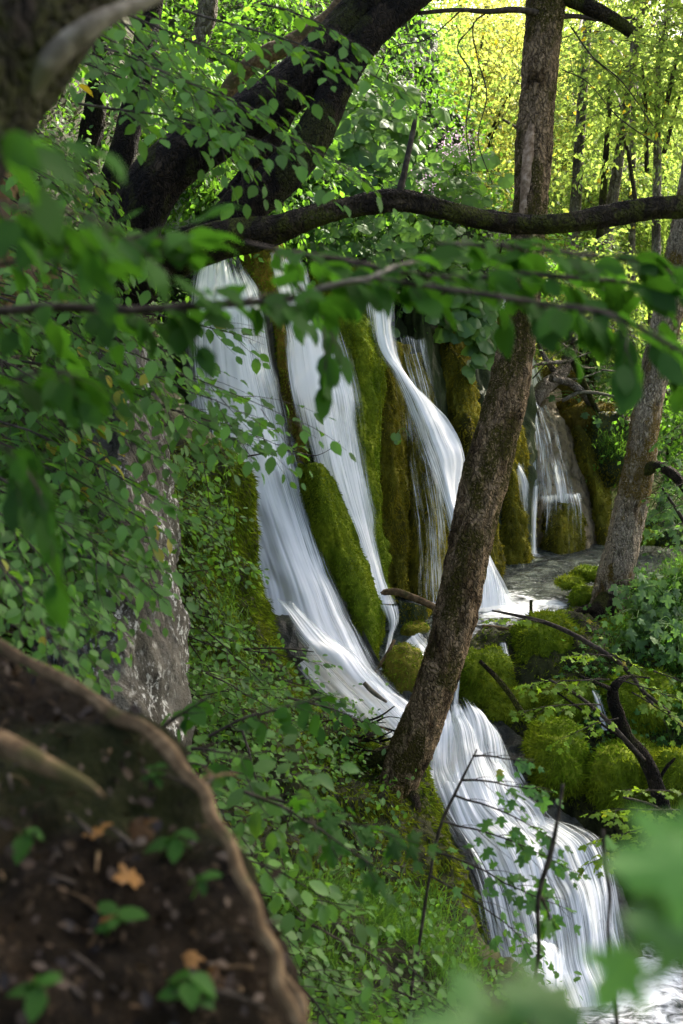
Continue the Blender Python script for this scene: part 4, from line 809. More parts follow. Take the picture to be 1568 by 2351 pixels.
# ------------------------------------------------------------------ near soil slope at the lower left
edge = np.array([(-420, 1300, 2.7), (-150, 1420, 2.5), (0, 1492, 2.35), (110, 1548, 2.25), (220, 1610, 2.15), (310, 1665, 2.05), (385, 1725, 1.98), (440, 1790, 1.9), (490, 1870, 1.84), (530, 1950, 1.78), (570, 2040, 1.72), (605, 2120, 1.67), (640, 2220, 1.62), (690, 2340, 1.56), (760, 2500, 1.5), (860, 2750, 1.42)], float)
ne = 120; ed = cr(edge, ne)
rowsV = []
for k, (dx, dy, f) in enumerate([(40, -12, 1.35), (14, -4, 1.10), (0, 0, 1.0)]): pass
mm = 90; sl = []
E = P(ed[:, 0], ed[:, 1], ed[:, 2])
towards = np.array([-0.95, -1.0, -0.10])
for m in range(mm):
    s = m / (mm - 1)
    if s < 0.15:  # far side, dropping away behind the edge
        w = (0.15 - s) / 0.15
        sl.append(E + np.array([0.15, 0.35, -1.1]) * w ** 1.2)
    else:
        w = (s - 0.15) / 0.85
        sl.append(E + np.array([-0.95, -0.85, 0.02]) * w * 1.6)
S = np.array(sl).transpose(1, 0, 2)
n_ = nrm(np.cross(np.gradient(S, axis=0), np.gradient(S, axis=1))); n_[n_[..., 2] < 0] *= -1
S = S + n_ * (0.045 * fbm(S * 5, 4, 61) + 0.018 * fbm(S * 20, 4, 62))[..., None]
soil = struct(mk('soil_slope', S.reshape(-1, 3), gridF(ne, mm), M['soil']))
SOIL = S
rt = thing('root', P(150, 1600, 2.1), 'long bare root snaking down the edge of the dark soil slope', 'root')
limb('stem', [(-220, 1392, 2.38, 30), (-60, 1450, 2.26, 28), (0, 1484, 2.20, 30), (60, 1520, 2.15, 27), (130, 1556, 2.10, 31), (215, 1605, 2.02, 28), (270, 1650, 1.96, 34), (330, 1672, 1.91, 30), (390, 1728, 1.85, 39), (425, 1775, 1.80, 31), (470, 1820, 1.75, 30), (488, 1880, 1.71, 33), (528, 1935, 1.66, 28), (545, 2000, 1.62, 31), (585, 2070, 1.58, 27), (598, 2130, 1.55, 34), (634, 2190, 1.52, 28), (640, 2260, 1.49, 34), (672, 2320, 1.46, 31), (720, 2430, 1.42, 34)],
     M['root'], rt, 28, 0.006, 0.0022, 93, 0.0)
limb('side_root', [(640, 2240, 1.50, 26), (690, 2300, 1.47, 24), (700, 2360, 1.44, 20), (740, 2430, 1.4, 14)], M['root'], rt, 16, 0.006, 0.003, 95)
rt = thing('root', P(0, 1730, 1.6), 'thick blurred root crossing the soil at the left edge', 'root')
limb('stem', [(-150, 1640, 1.7, 60), (0, 1705, 1.6, 58), (110, 1760, 1.55, 46), (200, 1800, 1.52, 22), (240, 1830, 1.5, 6)], M['root'], rt, 24, 0.008, 0.004, 94, 0.0)
# ------------------------------------------------------------------ leaves
# templates: y along the leaf, z its upper side, length 1
LEAF_T = np.array([(0, 0, 0), (-.20, .16, .05), (-.31, .42, .06), (-.23, .72, .04), (0, 1.0, -.07), (.23, .72, .04), (.31, .42, .06), (.20, .16, .05), (0, .22, .0), (0, .48, .0), (0, .76, -.02)], float)
LEAF_F = np.array([(0, 8, 1), (1, 8, 2), (8, 9, 2), (2, 9, 3), (9, 10, 3), (3, 10, 4), (0, 7, 8), (7, 6, 8), (8, 6, 9), (6, 5, 9), (9, 5, 10), (5, 4, 10)])
FAR_T = np.array([(0, 0, 0), (-.30, .45, .08), (0, 1.0, -.04), (.30, .45, .08)], float); FAR_F = np.array([(0, 2, 1), (0, 3, 2)])
def lobed(n_lobes=5):
    pts = []
    for k, (a, r) in enumerate([(-150, .30), (-128, .46), (-108, .40), (-92, .34), (-72, .62), (-60, .78), (-46, .58), (-30, .46), (-20, .74), (-8, .86), (0, 1.0)]):
        pts.append((math.sin(math.radians(a)) * r, math.cos(math.radians(a)) * r))
    pts = pts + [(-x, y) for x, y in pts[-2::-1]]
    P2 = np.array([(x * .68, y * .62 + .36) for x, y in pts]); z = 0.05 * np.cos(np.arange(len(P2)) * 2.0) - 0.10 * np.abs(P2[:, 0]) ** 1.0
    T = np.vstack([[(0, .12, .02), (0, .42, .03)], np.column_stack([P2, z])]); n = len(P2)
    F = [(1, 2 + k + 1, 2 + k) for k in range(n - 1)] + [(1, 0, 2 + n - 1), (1, 2, 0)]
    return T, np.array(F)
MAPLE_T, MAPLE_F = lobed()
def heart():
    a = np.linspace(-2.85, 2.85, 25); r = 0.5 * (1 + 0.12 * np.cos(a * 1.0)) * (1 + 0.05 * np.cos(a * 9))
    x = np.sin(a) * r; y = np.cos(a) * r * 0.95 + 0.18; z = -0.16 * (x ** 2 + (y - .2) ** 2) * 2 + 0.02 * np.cos(a * 5)
    n = len(a); mid = np.column_stack([x * .5, (y - .1) * .5 + .1, z * .25 + .004 * np.cos(a * 5)])
    T = np.vstack([[(0, 0.0, 0.0)], mid, np.column_stack([x, y, z])]); T[:, 1] += 0.0
    F3 = [(0, 1 + k + 1, 1 + k) for k in range(n - 1)]; F4 = [(1 + k, 1 + k + 1, 1 + n + k + 1, 1 + n + k) for k in range(n - 1)]
    return T, [np.array(F3), np.array(F4)]
HEART_T, HEART_F = heart()

def rotz(a):
    c, s = np.cos(a), np.sin(a); return np.array([[c, -s, 0], [s, c, 0], [0, 0, 1]])
class Spray:
    """one leafy branch in its own frame: x along the branch, z up, length L metres"""
    def __init__(s, rg, L=1.2, width=0.42, step=0.11, leaf=0.085, lstep=0.056, droop=0.16, tilt=0.24, opp=False, bare=0.12, sparse=0.0):
        s.tw = []; pos = []; dirs = []; nor = []; sz = []
        n = 9; t = np.linspace(0, 1, n)
        wob = np.cumsum(rg.normal(0, 0.02, n)) * L * 0.6
        main = np.column_stack([t * L, wob - wob[0], -droop * L * t ** 2 + np.cumsum(rg.normal(0, .006, n)) * L])
        s.tw.append((main, 0.0042 * L + 0.0018, 0.0010))
        def at(q, p):
            f = np.clip(p, 0, 1) * (len(q) - 1); i = min(int(f), len(q) - 2); return q[i] + (q[i + 1] - q[i]) * (f - i), nrm(q[i + 1] - q[i])
        def leaves(q, start, ln, maxlen):
            k = max(1, int(ln * (1 - start) / lstep)); side = 1 if rg.random() < .5 else -1
            for m in range(k + 1):
                if rg.random() < sparse: continue
                p = start + (1 - start) * m / max(k, 1); b, d = at(q, p)
                for sd in ((1, -1) if opp else (side,)):
                    ang = sd * rg.uniform(.6, 1.15) if m < k else rg.uniform(-.2, .2)
                    dd = rotz(ang) @ d; dd = dd + np.array([0, 0, rg.normal(-.18, .22)])
                    pos.append(b + nrm(dd) * (0.012 if not opp else 0.03)); dirs.append(nrm(dd)); nn = np.array([0, 0, 1.0]) + rg.normal(0, tilt, 3); nor.append(nn)
                    sz.append(maxlen * rg.uniform(.62, 1.12) * (0.75 if m == k else 1))
                side = -side
        x = bare * L; sd = 1
        while x < L * 0.97:
            p = x / L; b, d = at(main, p)
            w = width * L / 1.2 * (0.25 + 1.1 * math.sin(math.pi * min(1, 0.18 + p * 0.80))) * rg.uniform(.55, 1.1)
            if w > 0.05:
                a = sd * rg.uniform(.65, 1.05); dd = rotz(a) @ d; m = 5; tt = np.linspace(0, 1, m)
                cur = sd * -0.25 * tt ** 2 * w
                perp = np.array([-dd[1], dd[0], 0]); q = b + dd * (tt * w)[:, None] + perp * cur[:, None] + np.array([0, 0, 1]) * (-0.20 * w * tt ** 2 + rg.normal(0, .01))[:, None]
                s.tw.append((q, 0.0016 + 0.002 * w, 0.0007)); leaves(q, .12, w, leaf)
            sd = -sd; x += step * rg.uniform(.7, 1.3)
        leaves(main, .35, L, leaf * .95)
        s.pos = np.array(pos); s.R = basis(np.array(dirs), np.array(nor)); s.sz = np.array(sz); s.L = L
    def placed(s, root, tip, up=(0, 0, 1), roll=0.0):
        d = np.asarray(tip) - np.asarray(root); k = np.linalg.norm(d) / s.L; x = nrm(d); u = np.asarray(up, float)
        y = nrm(np.cross(u, x)); z = np.cross(x, y)
        c, sn = math.cos(roll), math.sin(roll); y, z = y * c + z * sn, z * c - y * sn
        Rm = np.stack([x, y, z], -1)
        m = np.random.default_rng(int(abs(d[0] * 1e4)) % 99991).random(len(s.pos)) < min(1.0, 1.25 * k ** 1.6)
        return s.pos[m] @ Rm.T * k + root, np.einsum('ij,njk->nik', Rm, s.R[m]), s.sz[m], [((q @ Rm.T) * k + root, a, b) for (q, a, b) in s.tw]
def twig_mesh(acc, tws, nu=4):
    for (q, a, b) in tws:
        V, F, uv = tube(q, np.linspace(a, b, len(q)), nu, None, None, False); acc.add(V, F, uv)
TEMPL = {}
def leaf_data(kind, mat, k):
    key = (kind, mat, k)
    if key not in TEMPL:
        T, F = {'oval': (LEAF_T, LEAF_F), 'maple': (MAPLE_T, MAPLE_F), 'heart': (HEART_T, HEART_F)}[kind]
        rg = np.random.default_rng(k); T2 = T.copy(); T2[:, 2] += (T2[:, 0] ** 2) * rg.uniform(-.9, .7) - (T2[:, 1] ** 2) * rg.uniform(-.05, .22); T2[:, 0] += T2[:, 1] ** 2 * rg.uniform(-.12, .12)
        TEMPL[key] = mesh_data('leaf', T2, F, True); TEMPL[key].materials.append(M[mat])
    return TEMPL[key]
def leaf_object(parent, pos, R, s, kind, mat, rg, name='leaf'):
    o = bpy.data.objects.new(name, leaf_data(kind, mat, int(rg.integers(0, 5)))); COL.objects.link(o); o.parent = parent
    m = Matrix([[float(R[i][j] * s) for j in range(3)] + [float(pos[i] - origin_of(parent)[i])] for i in range(3)] + [[0, 0, 0, 1]])
    o.matrix_local = m
    return o
def bush(t, sprays, mat, kind='oval', twigmat='twig', n_obj=240, seed=0, nu=5, part='branch'):
    """sprays: list of (Spray, root, tip, roll); every branch a part, the largest leaves parts, the rest one foliage part"""
    rg = np.random.default_rng(seed); Pp, RR, SS = [], [], []
    for (sp, root, tip, roll) in sprays:
        p, R, s_, tw = sp.placed(root, tip, roll=roll)
        Pp.append(p); RR.append(R); SS.append(s_)
        acc = Acc(); twig_mesh(acc, tw, nu); acc.mk(part, M[twigmat], t)
    p = np.vstack(Pp); R = np.vstack(RR); s_ = np.concatenate(SS)
    # what shows largest in the picture
    yy = np.maximum(p[:, 1] * CP - p[:, 2] * SP, 0.1); cx = p[:, 0] / yy; cyy = (p[:, 2] * CP + p[:, 1] * SP) / yy
    inside = (np.abs(cx) < 0.32) & (np.abs(cyy) < 0.48); score = np.where(inside, s_ / yy, 0)
    order = np.argsort(-score); k = order[:n_obj]; k = k[score[k] > 0]
    for i in k: leaf_object(t, p[i], R[i], s_[i], kind, mat, rg)
    rest = np.setdiff1d(np.arange(len(p)), k)
    if len(rest):
        T, F = {'oval': (LEAF_T, LEAF_F), 'maple': (MAPLE_T, MAPLE_F)}[kind]
        V, Fs = inst(T, F, p[rest], R[rest], s_[rest]); stuff(mk('foliage', V, Fs, M[mat], t, True))
    return p

# ------------------------------------------------------------------ bushes and branches on the left
SPR = [Spray(np.random.default_rng(100 + k), 1.2, width=0.40) for k in range(8)]
SPR_S = [Spray(np.random.default_rng(150 + k), 0.8, width=0.34, leaf=0.062, lstep=0.048, step=0.09, tilt=0.35) for k in range(6)]
MAPS = [Spray(np.random.default_rng(230 + k), 1.0, width=0.30, leaf=0.085, lstep=0.075, step=0.13, opp=True, tilt=0.3, sparse=0.32) for k in range(5)]
MAP = [Spray(np.random.default_rng(200 + k), 1.0, width=0.36, leaf=0.085, lstep=0.085, step=0.13, opp=True, tilt=0.28, sparse=0.15) for k in range(6)]
def region(rg, n, x0, x1, y0, y1, D0, D1, dx, dy, L0, L1, set_, toward=0.25, roll=0.35, dysd=0.12):
    out = []
    for k in range(n):
        # stratified over the region
        x = x0 + (x1 - x0) * ((k * 0.618034) % 1.0); y = y0 + (y1 - y0) * ((k + rg.random()) / n); D = rg.uniform(D0, D1)
        L = rg.uniform(L0, L1); a = math.atan2(dy, dx) + rg.normal(0, dysd); lp = L * FPX / D
        root = P(x - lp * .5 * math.cos(a), y - lp * .5 * math.sin(a), D + rg.uniform(0, toward)); tip = P(x + lp * .5 * math.cos(a), y + lp * .5 * math.sin(a), D - rg.uniform(0, toward))
        out.append((set_[int(rg.integers(len(set_)))], root, tip, rg.normal(.22, roll * .45)))
    return out
def explicit(lst, set_, rg):
    return [(set_[int(rg.integers(len(set_)))], P(*a), P(*b), rl) for (a, b, rl) in lst]
def bush_thing(name, base, label, cat, sprays, mat, kind='oval', seed=0, n_obj=240, twigmat='twig', group=None, part='branch'):
    t = thing(name, base, label, cat, group); bush(t, sprays, mat, kind, twigmat, n_obj, seed, part=part); return t
rg = np.random.default_rng(77)
bush_thing('leafy_branch', P(60, 60, 6), 'leafy sprays hanging across the top left in front of the forked tree', 'branch',
           region(rg, 9, 200, 430, 0, 170, 4.8, 6.5, 1, .30, .9, 1.4, SPR, roll=.3) + explicit([((330, 170, 5.2), (880, 320, 4.8), .2), ((420, 20, 5.4), (960, 110, 5.0), .1), ((180, 235, 5), (660, 255, 4.8), .15), ((600, 10, 5.4), (860, 60, 5.2), .1)], SPR, rg), 'leaf', seed=1)
bush_thing('leafy_branch', P(0, 250, 5.6), 'leafy sprays left of the forked trunk above the ochre rock', 'branch', region(rg, 12, -20, 150, 240, 540, 4.8, 6.6, 1, .42, .8, 1.2, SPR, roll=.35), 'leaf', seed=2)
bush_thing('leafy_branch', P(0, 560, 5.4), 'drooping leaf sprays below the base of the forked trunk', 'branch', region(rg, 8, -20, 260, 560, 780, 4.6, 5.8, 1, .35, .8, 1.3, SPR, roll=.35), 'leaf', seed=3)
bush_thing('leafy_branch', P(-40, 760, 5.2), 'long leafy branch reaching right over the main waterfall', 'branch',
           explicit([((60, 760, 5.5), (735, 912, 5.2), .35), ((120, 800, 5.4), (640, 880, 5.0), .2), ((40, 830, 5.3), (560, 950, 5.0), .3), ((330, 720, 6.2), (600, 760, 6.0), .6)], SPR, rg), 'leaf', seed=4, n_obj=280)
bush_thing('leafy_bush', P(-80, 900, 5.2), 'dense leafy bush covering the bank left of the main fall', 'bush', region(rg, 17, -40, 260, 790, 1130, 4.6, 5.8, 1, .40, .7, 1.1, SPR, roll=.4), 'leaf', seed=5)
bush_thing('leafy_branch', P(330, 930, 6.4), 'toothed leaf spray with its tip in front of the white main fall', 'branch',
           explicit([((360, 930, 6.3), (690, 985, 6.0), .5), ((420, 960, 6.3), (600, 1020, 6.1), .5)], SPR, rg), 'leaf', seed=6, n_obj=150)
bush_thing('leafy_bush', P(-50, 1100, 4.8), 'leafy bush in front of the top of the lichened rock', 'bush', region(rg, 13, -60, 230, 1080, 1300, 4.3, 5.2, 1, .45, .7, 1.2, SPR, roll=.4), 'leaf', seed=7)
bush_thing('leafy_bush', P(470, 1300, 7.6), 'small-leaved shrub on the mossy bank edge beside the main fall', 'bush', region(rg, 20, 360, 500, 1040, 1480, 6.9, 7.9, 1, .30, .5, .9, SPR_S, roll=.5, dysd=.4), 'leaf_herb', seed=8)
bush_thing('leafy_bush', P(540, 1640, 7), 'small-leaved shrub at the foot of the lichened rock', 'bush', region(rg, 18, 390, 610, 1480, 1740, 6.0, 7.4, 1, .15, .5, .9, SPR_S, roll=.5, dysd=.4), 'leaf_herb', seed=9)
bush_thing('leafy_bush', P(30, 1330, 3.9), 'dark leaf sprays beside the lichened rock at the left edge', 'bush', region(rg, 8, -20, 180, 1220, 1480, 3.4, 4.2, 1, .7, .4, .7, SPR_S, roll=.4), 'leaf', seed=10)
bush_thing('leafy_branch', P(400, 1640, 3.4), 'out-of-focus leaf sprays left of the driftwood heap', 'branch',
           explicit([((480, 1690, 3.5), (720, 1560, 3.4), .15), ((440, 1720, 3.2), (560, 1730, 3.1), .3), ((350, 1700, 3.2), (450, 1590, 3.1), .4), ((660, 1600, 5.2), (860, 1640, 5.1), .3)], SPR, rg), 'leaf_near', seed=11, n_obj=260)
bush_thing('leafy_bush', P(620, 1950, 4.2), 'leafy maple shrub on the slope left of the root mound', 'bush', region(rg, 11, 440, 660, 1740, 2120, 3.4, 4.9, 1, .45, .5, .8, SPR_S + MAP, roll=.4, dysd=.3), 'leaf_herb', seed=12)
bush_thing('leafy_bush', P(760, 2250, 4), 'low leafy growth along the bottom below the root mound', 'bush', region(rg, 13, 620, 1060, 2180, 2390, 3.6, 5.0, 1, .30, .5, .9, SPR_S, roll=.4, dysd=.35), 'leaf_herb', seed=13)
bush_thing('leafy_branch', P(640, 2080, 3), 'blurred leafy twig pointing down in front of the root mound', 'branch',
           explicit([((560, 1820, 2.9), (900, 2010, 2.7), .3), ((620, 1830, 3.2), (960, 1890, 3.0), .2)], MAP, rg), 'leaf_near', 'maple', seed=14, n_obj=200)

# ------------------------------------------------------------------ near twigs across the middle, every leaf its own object
def near_branch(label, stem, n, D, seed, mat='leaf_near', kind='oval', size=0.075, wood='twig', spread=1.0, hang=0.5, width=9, start=0.05):
    rg = np.random.default_rng(seed); p = np.array(stem, float)
    t = thing('near_branch', P(*stem[0][:3]), label, 'branch')
    W = P(p[:, 0], p[:, 1], p[:, 2]); L = np.sum(np.linalg.norm(np.diff(W, axis=0), axis=1)); m = max(12, int(L / .012))
    V, F, uv = tube(W, p[:, 3] * p[:, 2] / FPX / 2, 14, m, bark_disp(0.0010, seed)); mk('stem', V, F, M[wood], t, True, uv)
    c = cr(W, 200); acc = Acc(); side = 1
    for k in range(n):
        f = start + (1 - start) * (k + rg.random() * .6) / n; i = min(int(f * 199), 198); b = c[i]; d = nrm(c[i + 1] - c[i])
        a = side * rg.uniform(.5, 1.2); side = -side
        dd = nrm(rotz(a) @ d + np.array([0, 0, rg.normal(-hang * .4, .25)])); tl = rg.uniform(.02, .16) * spread
        e = b + dd * tl; q = np.array([b, (b + e) / 2 + [0, 0, .006], e]); V, F, uv = tube(q, [.0016, .0013, .0008], 5, 6, None, False); acc.add(V, F, uv)
        kk = 1 + int(tl / .05)
        for j in range(kk):
            pos = b + dd * tl * (j + 1) / kk; ld = nrm(rotz(rg.uniform(-.9, .9)) @ dd + np.array([0, 0, rg.normal(-hang, .3)]))
            nn = np.array([0, 0, 1.0]) + rg.normal(0, .4, 3)
            leaf_object(t, pos, basis(ld[None], nn[None])[0], size * rg.uniform(.65, 1.15), kind, mat, rg)
    stuff(acc.mk('leaf_stalks', M[wood], t))
    return t
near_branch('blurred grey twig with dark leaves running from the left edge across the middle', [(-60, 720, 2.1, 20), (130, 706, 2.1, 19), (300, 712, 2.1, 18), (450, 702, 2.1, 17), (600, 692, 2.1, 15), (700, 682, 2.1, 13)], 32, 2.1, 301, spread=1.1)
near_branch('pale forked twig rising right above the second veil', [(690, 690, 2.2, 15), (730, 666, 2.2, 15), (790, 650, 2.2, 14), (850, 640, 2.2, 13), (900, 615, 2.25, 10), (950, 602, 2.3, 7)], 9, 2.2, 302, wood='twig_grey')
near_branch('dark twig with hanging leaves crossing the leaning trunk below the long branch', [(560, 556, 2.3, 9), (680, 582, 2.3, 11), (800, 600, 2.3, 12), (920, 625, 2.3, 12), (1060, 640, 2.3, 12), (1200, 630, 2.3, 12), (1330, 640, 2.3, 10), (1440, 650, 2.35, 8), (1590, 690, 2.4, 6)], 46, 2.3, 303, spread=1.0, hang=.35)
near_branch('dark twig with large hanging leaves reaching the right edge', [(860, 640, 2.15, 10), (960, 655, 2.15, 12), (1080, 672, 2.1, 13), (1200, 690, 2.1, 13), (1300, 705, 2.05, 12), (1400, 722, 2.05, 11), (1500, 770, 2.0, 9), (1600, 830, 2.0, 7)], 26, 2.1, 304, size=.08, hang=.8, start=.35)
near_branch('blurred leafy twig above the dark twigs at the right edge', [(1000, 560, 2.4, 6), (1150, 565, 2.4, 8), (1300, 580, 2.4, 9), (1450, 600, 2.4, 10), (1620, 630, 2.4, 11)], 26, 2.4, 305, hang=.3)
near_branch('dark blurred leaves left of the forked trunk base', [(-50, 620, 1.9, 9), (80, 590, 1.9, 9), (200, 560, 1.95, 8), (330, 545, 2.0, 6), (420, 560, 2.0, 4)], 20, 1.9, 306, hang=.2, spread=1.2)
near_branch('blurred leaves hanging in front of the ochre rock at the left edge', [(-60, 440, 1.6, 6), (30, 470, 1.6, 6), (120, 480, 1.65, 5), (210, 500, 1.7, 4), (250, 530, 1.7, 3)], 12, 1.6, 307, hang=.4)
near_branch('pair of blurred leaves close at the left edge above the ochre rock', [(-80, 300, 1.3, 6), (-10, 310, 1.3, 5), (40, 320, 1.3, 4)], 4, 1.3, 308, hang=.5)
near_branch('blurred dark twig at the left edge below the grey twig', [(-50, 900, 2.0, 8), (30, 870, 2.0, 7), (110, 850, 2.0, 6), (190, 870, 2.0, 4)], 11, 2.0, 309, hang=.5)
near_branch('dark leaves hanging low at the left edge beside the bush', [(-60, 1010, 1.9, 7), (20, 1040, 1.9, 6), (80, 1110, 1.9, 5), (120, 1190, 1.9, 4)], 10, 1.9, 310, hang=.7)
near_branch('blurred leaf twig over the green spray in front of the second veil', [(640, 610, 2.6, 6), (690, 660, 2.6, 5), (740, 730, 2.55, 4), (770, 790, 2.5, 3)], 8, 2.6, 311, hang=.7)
# near big blurred leaves at the lower right
def big_leaves(label, lst, seed, stem):
    rg = np.random.default_rng(seed); t = thing('near_plant', P(*stem[-1][:3]), label, 'plant')
    p = np.array(stem, float); V, F, uv = tube(P(p[:, 0], p[:, 1], p[:, 2]), p[:, 3] * p[:, 2] / FPX / 2, 10, 40); mk('stem', V, F, M['twig_grey'], t, True, uv)
    for (bx, by, bD, tx, ty, tD, w, nx, ny, nz) in lst:
        b = P(bx, by, bD); e = P(tx, ty, tD); L = np.linalg.norm(e - b)
        R = basis((e - b)[None], np.array([[nx, ny, nz]], float))[0]; leaf_object(t, b, R, L * w, 'maple', 'leaf_maple', rg)
    return t
big_leaves('huge blurred maple leaf at the lower right corner close to the lens', [(1700, 1980, .62, 1400, 2010, .60, 1.05, .1, -.7, .7), (1640, 2160, .60, 1360, 2120, .58, .8, .2, -.75, .6), (1640, 1840, .66, 1560, 1990, .62, 1.0, .0, -.8, .6)], 401, [(1640, 1900, .66, 8), (1680, 2150, .64, 9), (1690, 2500, .60, 10)])
big_leaves('blurred maple leaves along the bottom right edge close to the lens', [(1380, 2330, .60, 1130, 2290, .58, 1.0, .0, -.5, .85), (1300, 2420, .58, 900, 2310, .56, .95, .1, -.4, .9), (1480, 2160, .62, 1330, 2330, .60, .9, -.2, -.7, .6)], 402, [(1480, 2150, .64, 6), (1460, 2300, .62, 8), (1420, 2480, .60, 9)])

# ------------------------------------------------------------------ maple saplings in front of the lower cascade
def sapling(label, stem, twigs, seed, mat='leaf_maple', n_obj=200, kind='maple', set_=None, wood='twig', name='maple_sapling'):
    t = thing(name, P(*stem[0][:3]), label, 'sapling'); limb('stem', stem, M[wood], t, 10, .02, .002, seed)
    rg = np.random.default_rng(seed); bush(t, explicit(twigs, set_ or MAP, rg), M_key(mat), kind, wood, n_obj, seed); return t
def M_key(k): return k
sapling('thin dark maple sapling in front of the lower cascade', [(940, 2300, 4.6, 9), (965, 2150, 4.6, 9), (985, 2020, 4.6, 8), (1010, 1900, 4.6, 8), (1050, 1810, 4.6, 6), (1095, 1720, 4.6, 4)],
        [((1040, 1825, 4.6), (1290, 1900, 4.4), .25), ((1015, 1885, 4.6), (1330, 1960, 4.4), .2), ((1000, 1955, 4.6), (1330, 2060, 4.4), .3), ((990, 2010, 4.6), (1260, 2190, 4.4), .3), ((1060, 1790, 4.6), (1270, 1790, 4.5), .1), ((1085, 1735, 4.6), (1230, 1730, 4.5), .2)], 501, n_obj=300, set_=MAPS)
sapling('blurred bare sapling stem right of the lower cascade middle', [(1222, 2460, 3.0, 10), (1226, 2300, 3.0, 9), (1236, 2180, 3.0, 9), (1236, 2060, 3.0, 8), (1264, 1960, 3.0, 8), (1280, 1880, 3.0, 6), (1292, 1800, 3.0, 3)],
        [((1240, 2050, 3.0), (1310, 2170, 3.1), .3)], 502, n_obj=20, set_=MAPS)
sapling('blurred brown stem at the right end of the lower cascade', [(1425, 2480, 2.4, 11), (1412, 2300, 2.4, 10), (1396, 2150, 2.4, 10), (1400, 2050, 2.4, 9), (1388, 1980, 2.4, 8), (1385, 1905, 2.4, 4)], [((1392, 2000, 2.4), (1440, 1930, 2.5), .2)], 503, n_obj=20)
sapling('lime green maple branch over the moss boulders below the pool', [(1500, 1620, 8.2, 10), (1430, 1530, 8.3, 10), (1340, 1470, 8.4, 11), (1260, 1432, 8.6, 10), (1180, 1412, 8.8, 7), (1130, 1402, 8.9, 4)],
        [((1250, 1430, 8.6), (1110, 1400, 8.6), .15), ((1400, 1500, 8.3), (1500, 1540, 8.1), .15), ((1420, 1510, 8.3), (1310, 1480, 8.1), .15)], 504, 'leaf_lime', 200, name='maple_branch')
sapling('lime green maple sprays in front of the tall shaggy moss boulder', [(1480, 1745, 7.2, 9), (1400, 1660, 7.2, 9), (1330, 1600, 7.2, 8), (1260, 1560, 7.2, 6)],
        [((1400, 1560, 7.3), (1200, 1540, 7.2), .1), ((1380, 1620, 7.2), (1190, 1600, 7.0), .1), ((1420, 1650, 7.2), (1280, 1680, 7.0), .15)], 505, 'leaf_lime', 240, name='maple_branch')
sapling('maple sprays right of the crooked sapling', [(1600, 1700, 7.4, 10), (1540, 1640, 7.4, 9), (1480, 1590, 7.4, 7)],
        [((1420, 1560, 7.4), (1600, 1600, 7.2), .1), ((1450, 1590, 7.4), (1590, 1660, 7.2), .15), ((1500, 1540, 7.6), (1620, 1570, 7.4), .1)], 506, 'leaf_lime', 240, name='maple_branch')
sapling('lime maple sprays above the dark hollow at the lower right', [(1580, 1900, 6.2, 8), (1500, 1850, 6.2, 7), (1430, 1830, 6.2, 5)],
        [((1560, 1860, 6.2), (1390, 1830, 6.0), .2), ((1560, 1900, 6.2), (1370, 1900, 6.0), .2), ((1520, 1920, 6.2), (1340, 1950, 6.0), .25), ((1590, 1830, 6.2), (1440, 1790, 6.1), .2)], 507, 'leaf_lime', 200, name='maple_branch')
sapling('pale blue-green leafy shrub right of the right tree trunk', [(1600, 1250, 10.4, 10), (1560, 1180, 10.4, 8), (1520, 1120, 10.4, 5)],
        [((1600, 1100, 10.4), (1480, 1120, 10.2), .2), ((1600, 1150, 10.4), (1480, 1170, 10.2), .2), ((1590, 1200, 10.4), (1490, 1210, 10.2), .3), ((1600, 960, 10.6), (1500, 1000, 10.4), .3), ((1610, 1020, 10.6), (1510, 1050, 10.4), .3)], 508, 'leaf_wide', 160, name='leafy_shrub')
sapling('bare thin twig curving out over the main fall', [(545, 1052, 8.6, 4), (600, 1042, 8.5, 3.6), (660, 1034, 8.4, 3.2), (720, 1046, 8.3, 2.8), (760, 1030, 8.25, 2.2), (780, 1012, 8.2, 1.4)], [((660, 1034, 8.4), (690, 1020, 8.4), .2)], 509, n_obj=8, kind='oval', set_=SPR_S, mat='leaf', name='bare_twig')
sapling('leafy twig over the foot of the main fall', [(560, 1490, 6.8, 4), (640, 1488, 6.7, 4), (720, 1496, 6.6, 3)], [((560, 1490, 6.8), (745, 1500, 6.5), .3), ((640, 1560, 6.6), (800, 1600, 6.4), .3)], 510, n_obj=60, kind='oval', set_=SPR_S, mat='leaf_herb', name='leafy_twig')

# ------------------------------------------------------------------ broad-leaved plants on the cliff
def broad_plant(label, spots, seed, n, size, mat='leaf_wide', spread=(70, 60), name='broad_leaved_plant', out=.35, shape='heart'):
    rg = np.random.default_rng(seed); c0 = P(*spots[0]); t = thing(name, c0, label, 'plant'); acc = Acc()
    for k in range(n):
        x, y, D = spots[int(rg.integers(len(spots)))]; b = P(x, y, D) + rg.normal(0, .08, 3)
        e = P(x + rg.normal(0, spread[0]), y + rg.normal(0, spread[1]), D - rg.uniform(.05, out))
        q = np.array([b, (b + e) / 2 + [0, 0, .08], e]); V, F, uv = tube(q, [.006, .005, .003], 5, 8, None, False); acc.add(V, F, uv)
        nn = nrm(np.array([rg.normal(.15, .35), -.75 + rg.normal(0, .25), .75 + rg.normal(0, .25)])); ld = nrm(np.array([rg.normal(0, .5), -.5, -.75]))
        leaf_object(t, e, basis(ld[None], nn[None])[0], size * rg.uniform(.45, 1.15), shape, mat, rg)
    stuff(acc.mk('stalks', M['grass'], t)); return t
broad_plant('cluster of big pale rounded leaves high on the slope right of the dark arms', [(800, 270, 14.0), (850, 230, 14.4), (830, 330, 13.8), (900, 290, 14.4), (870, 380, 13.8)], 601, 150, .30, spread=(50, 45))
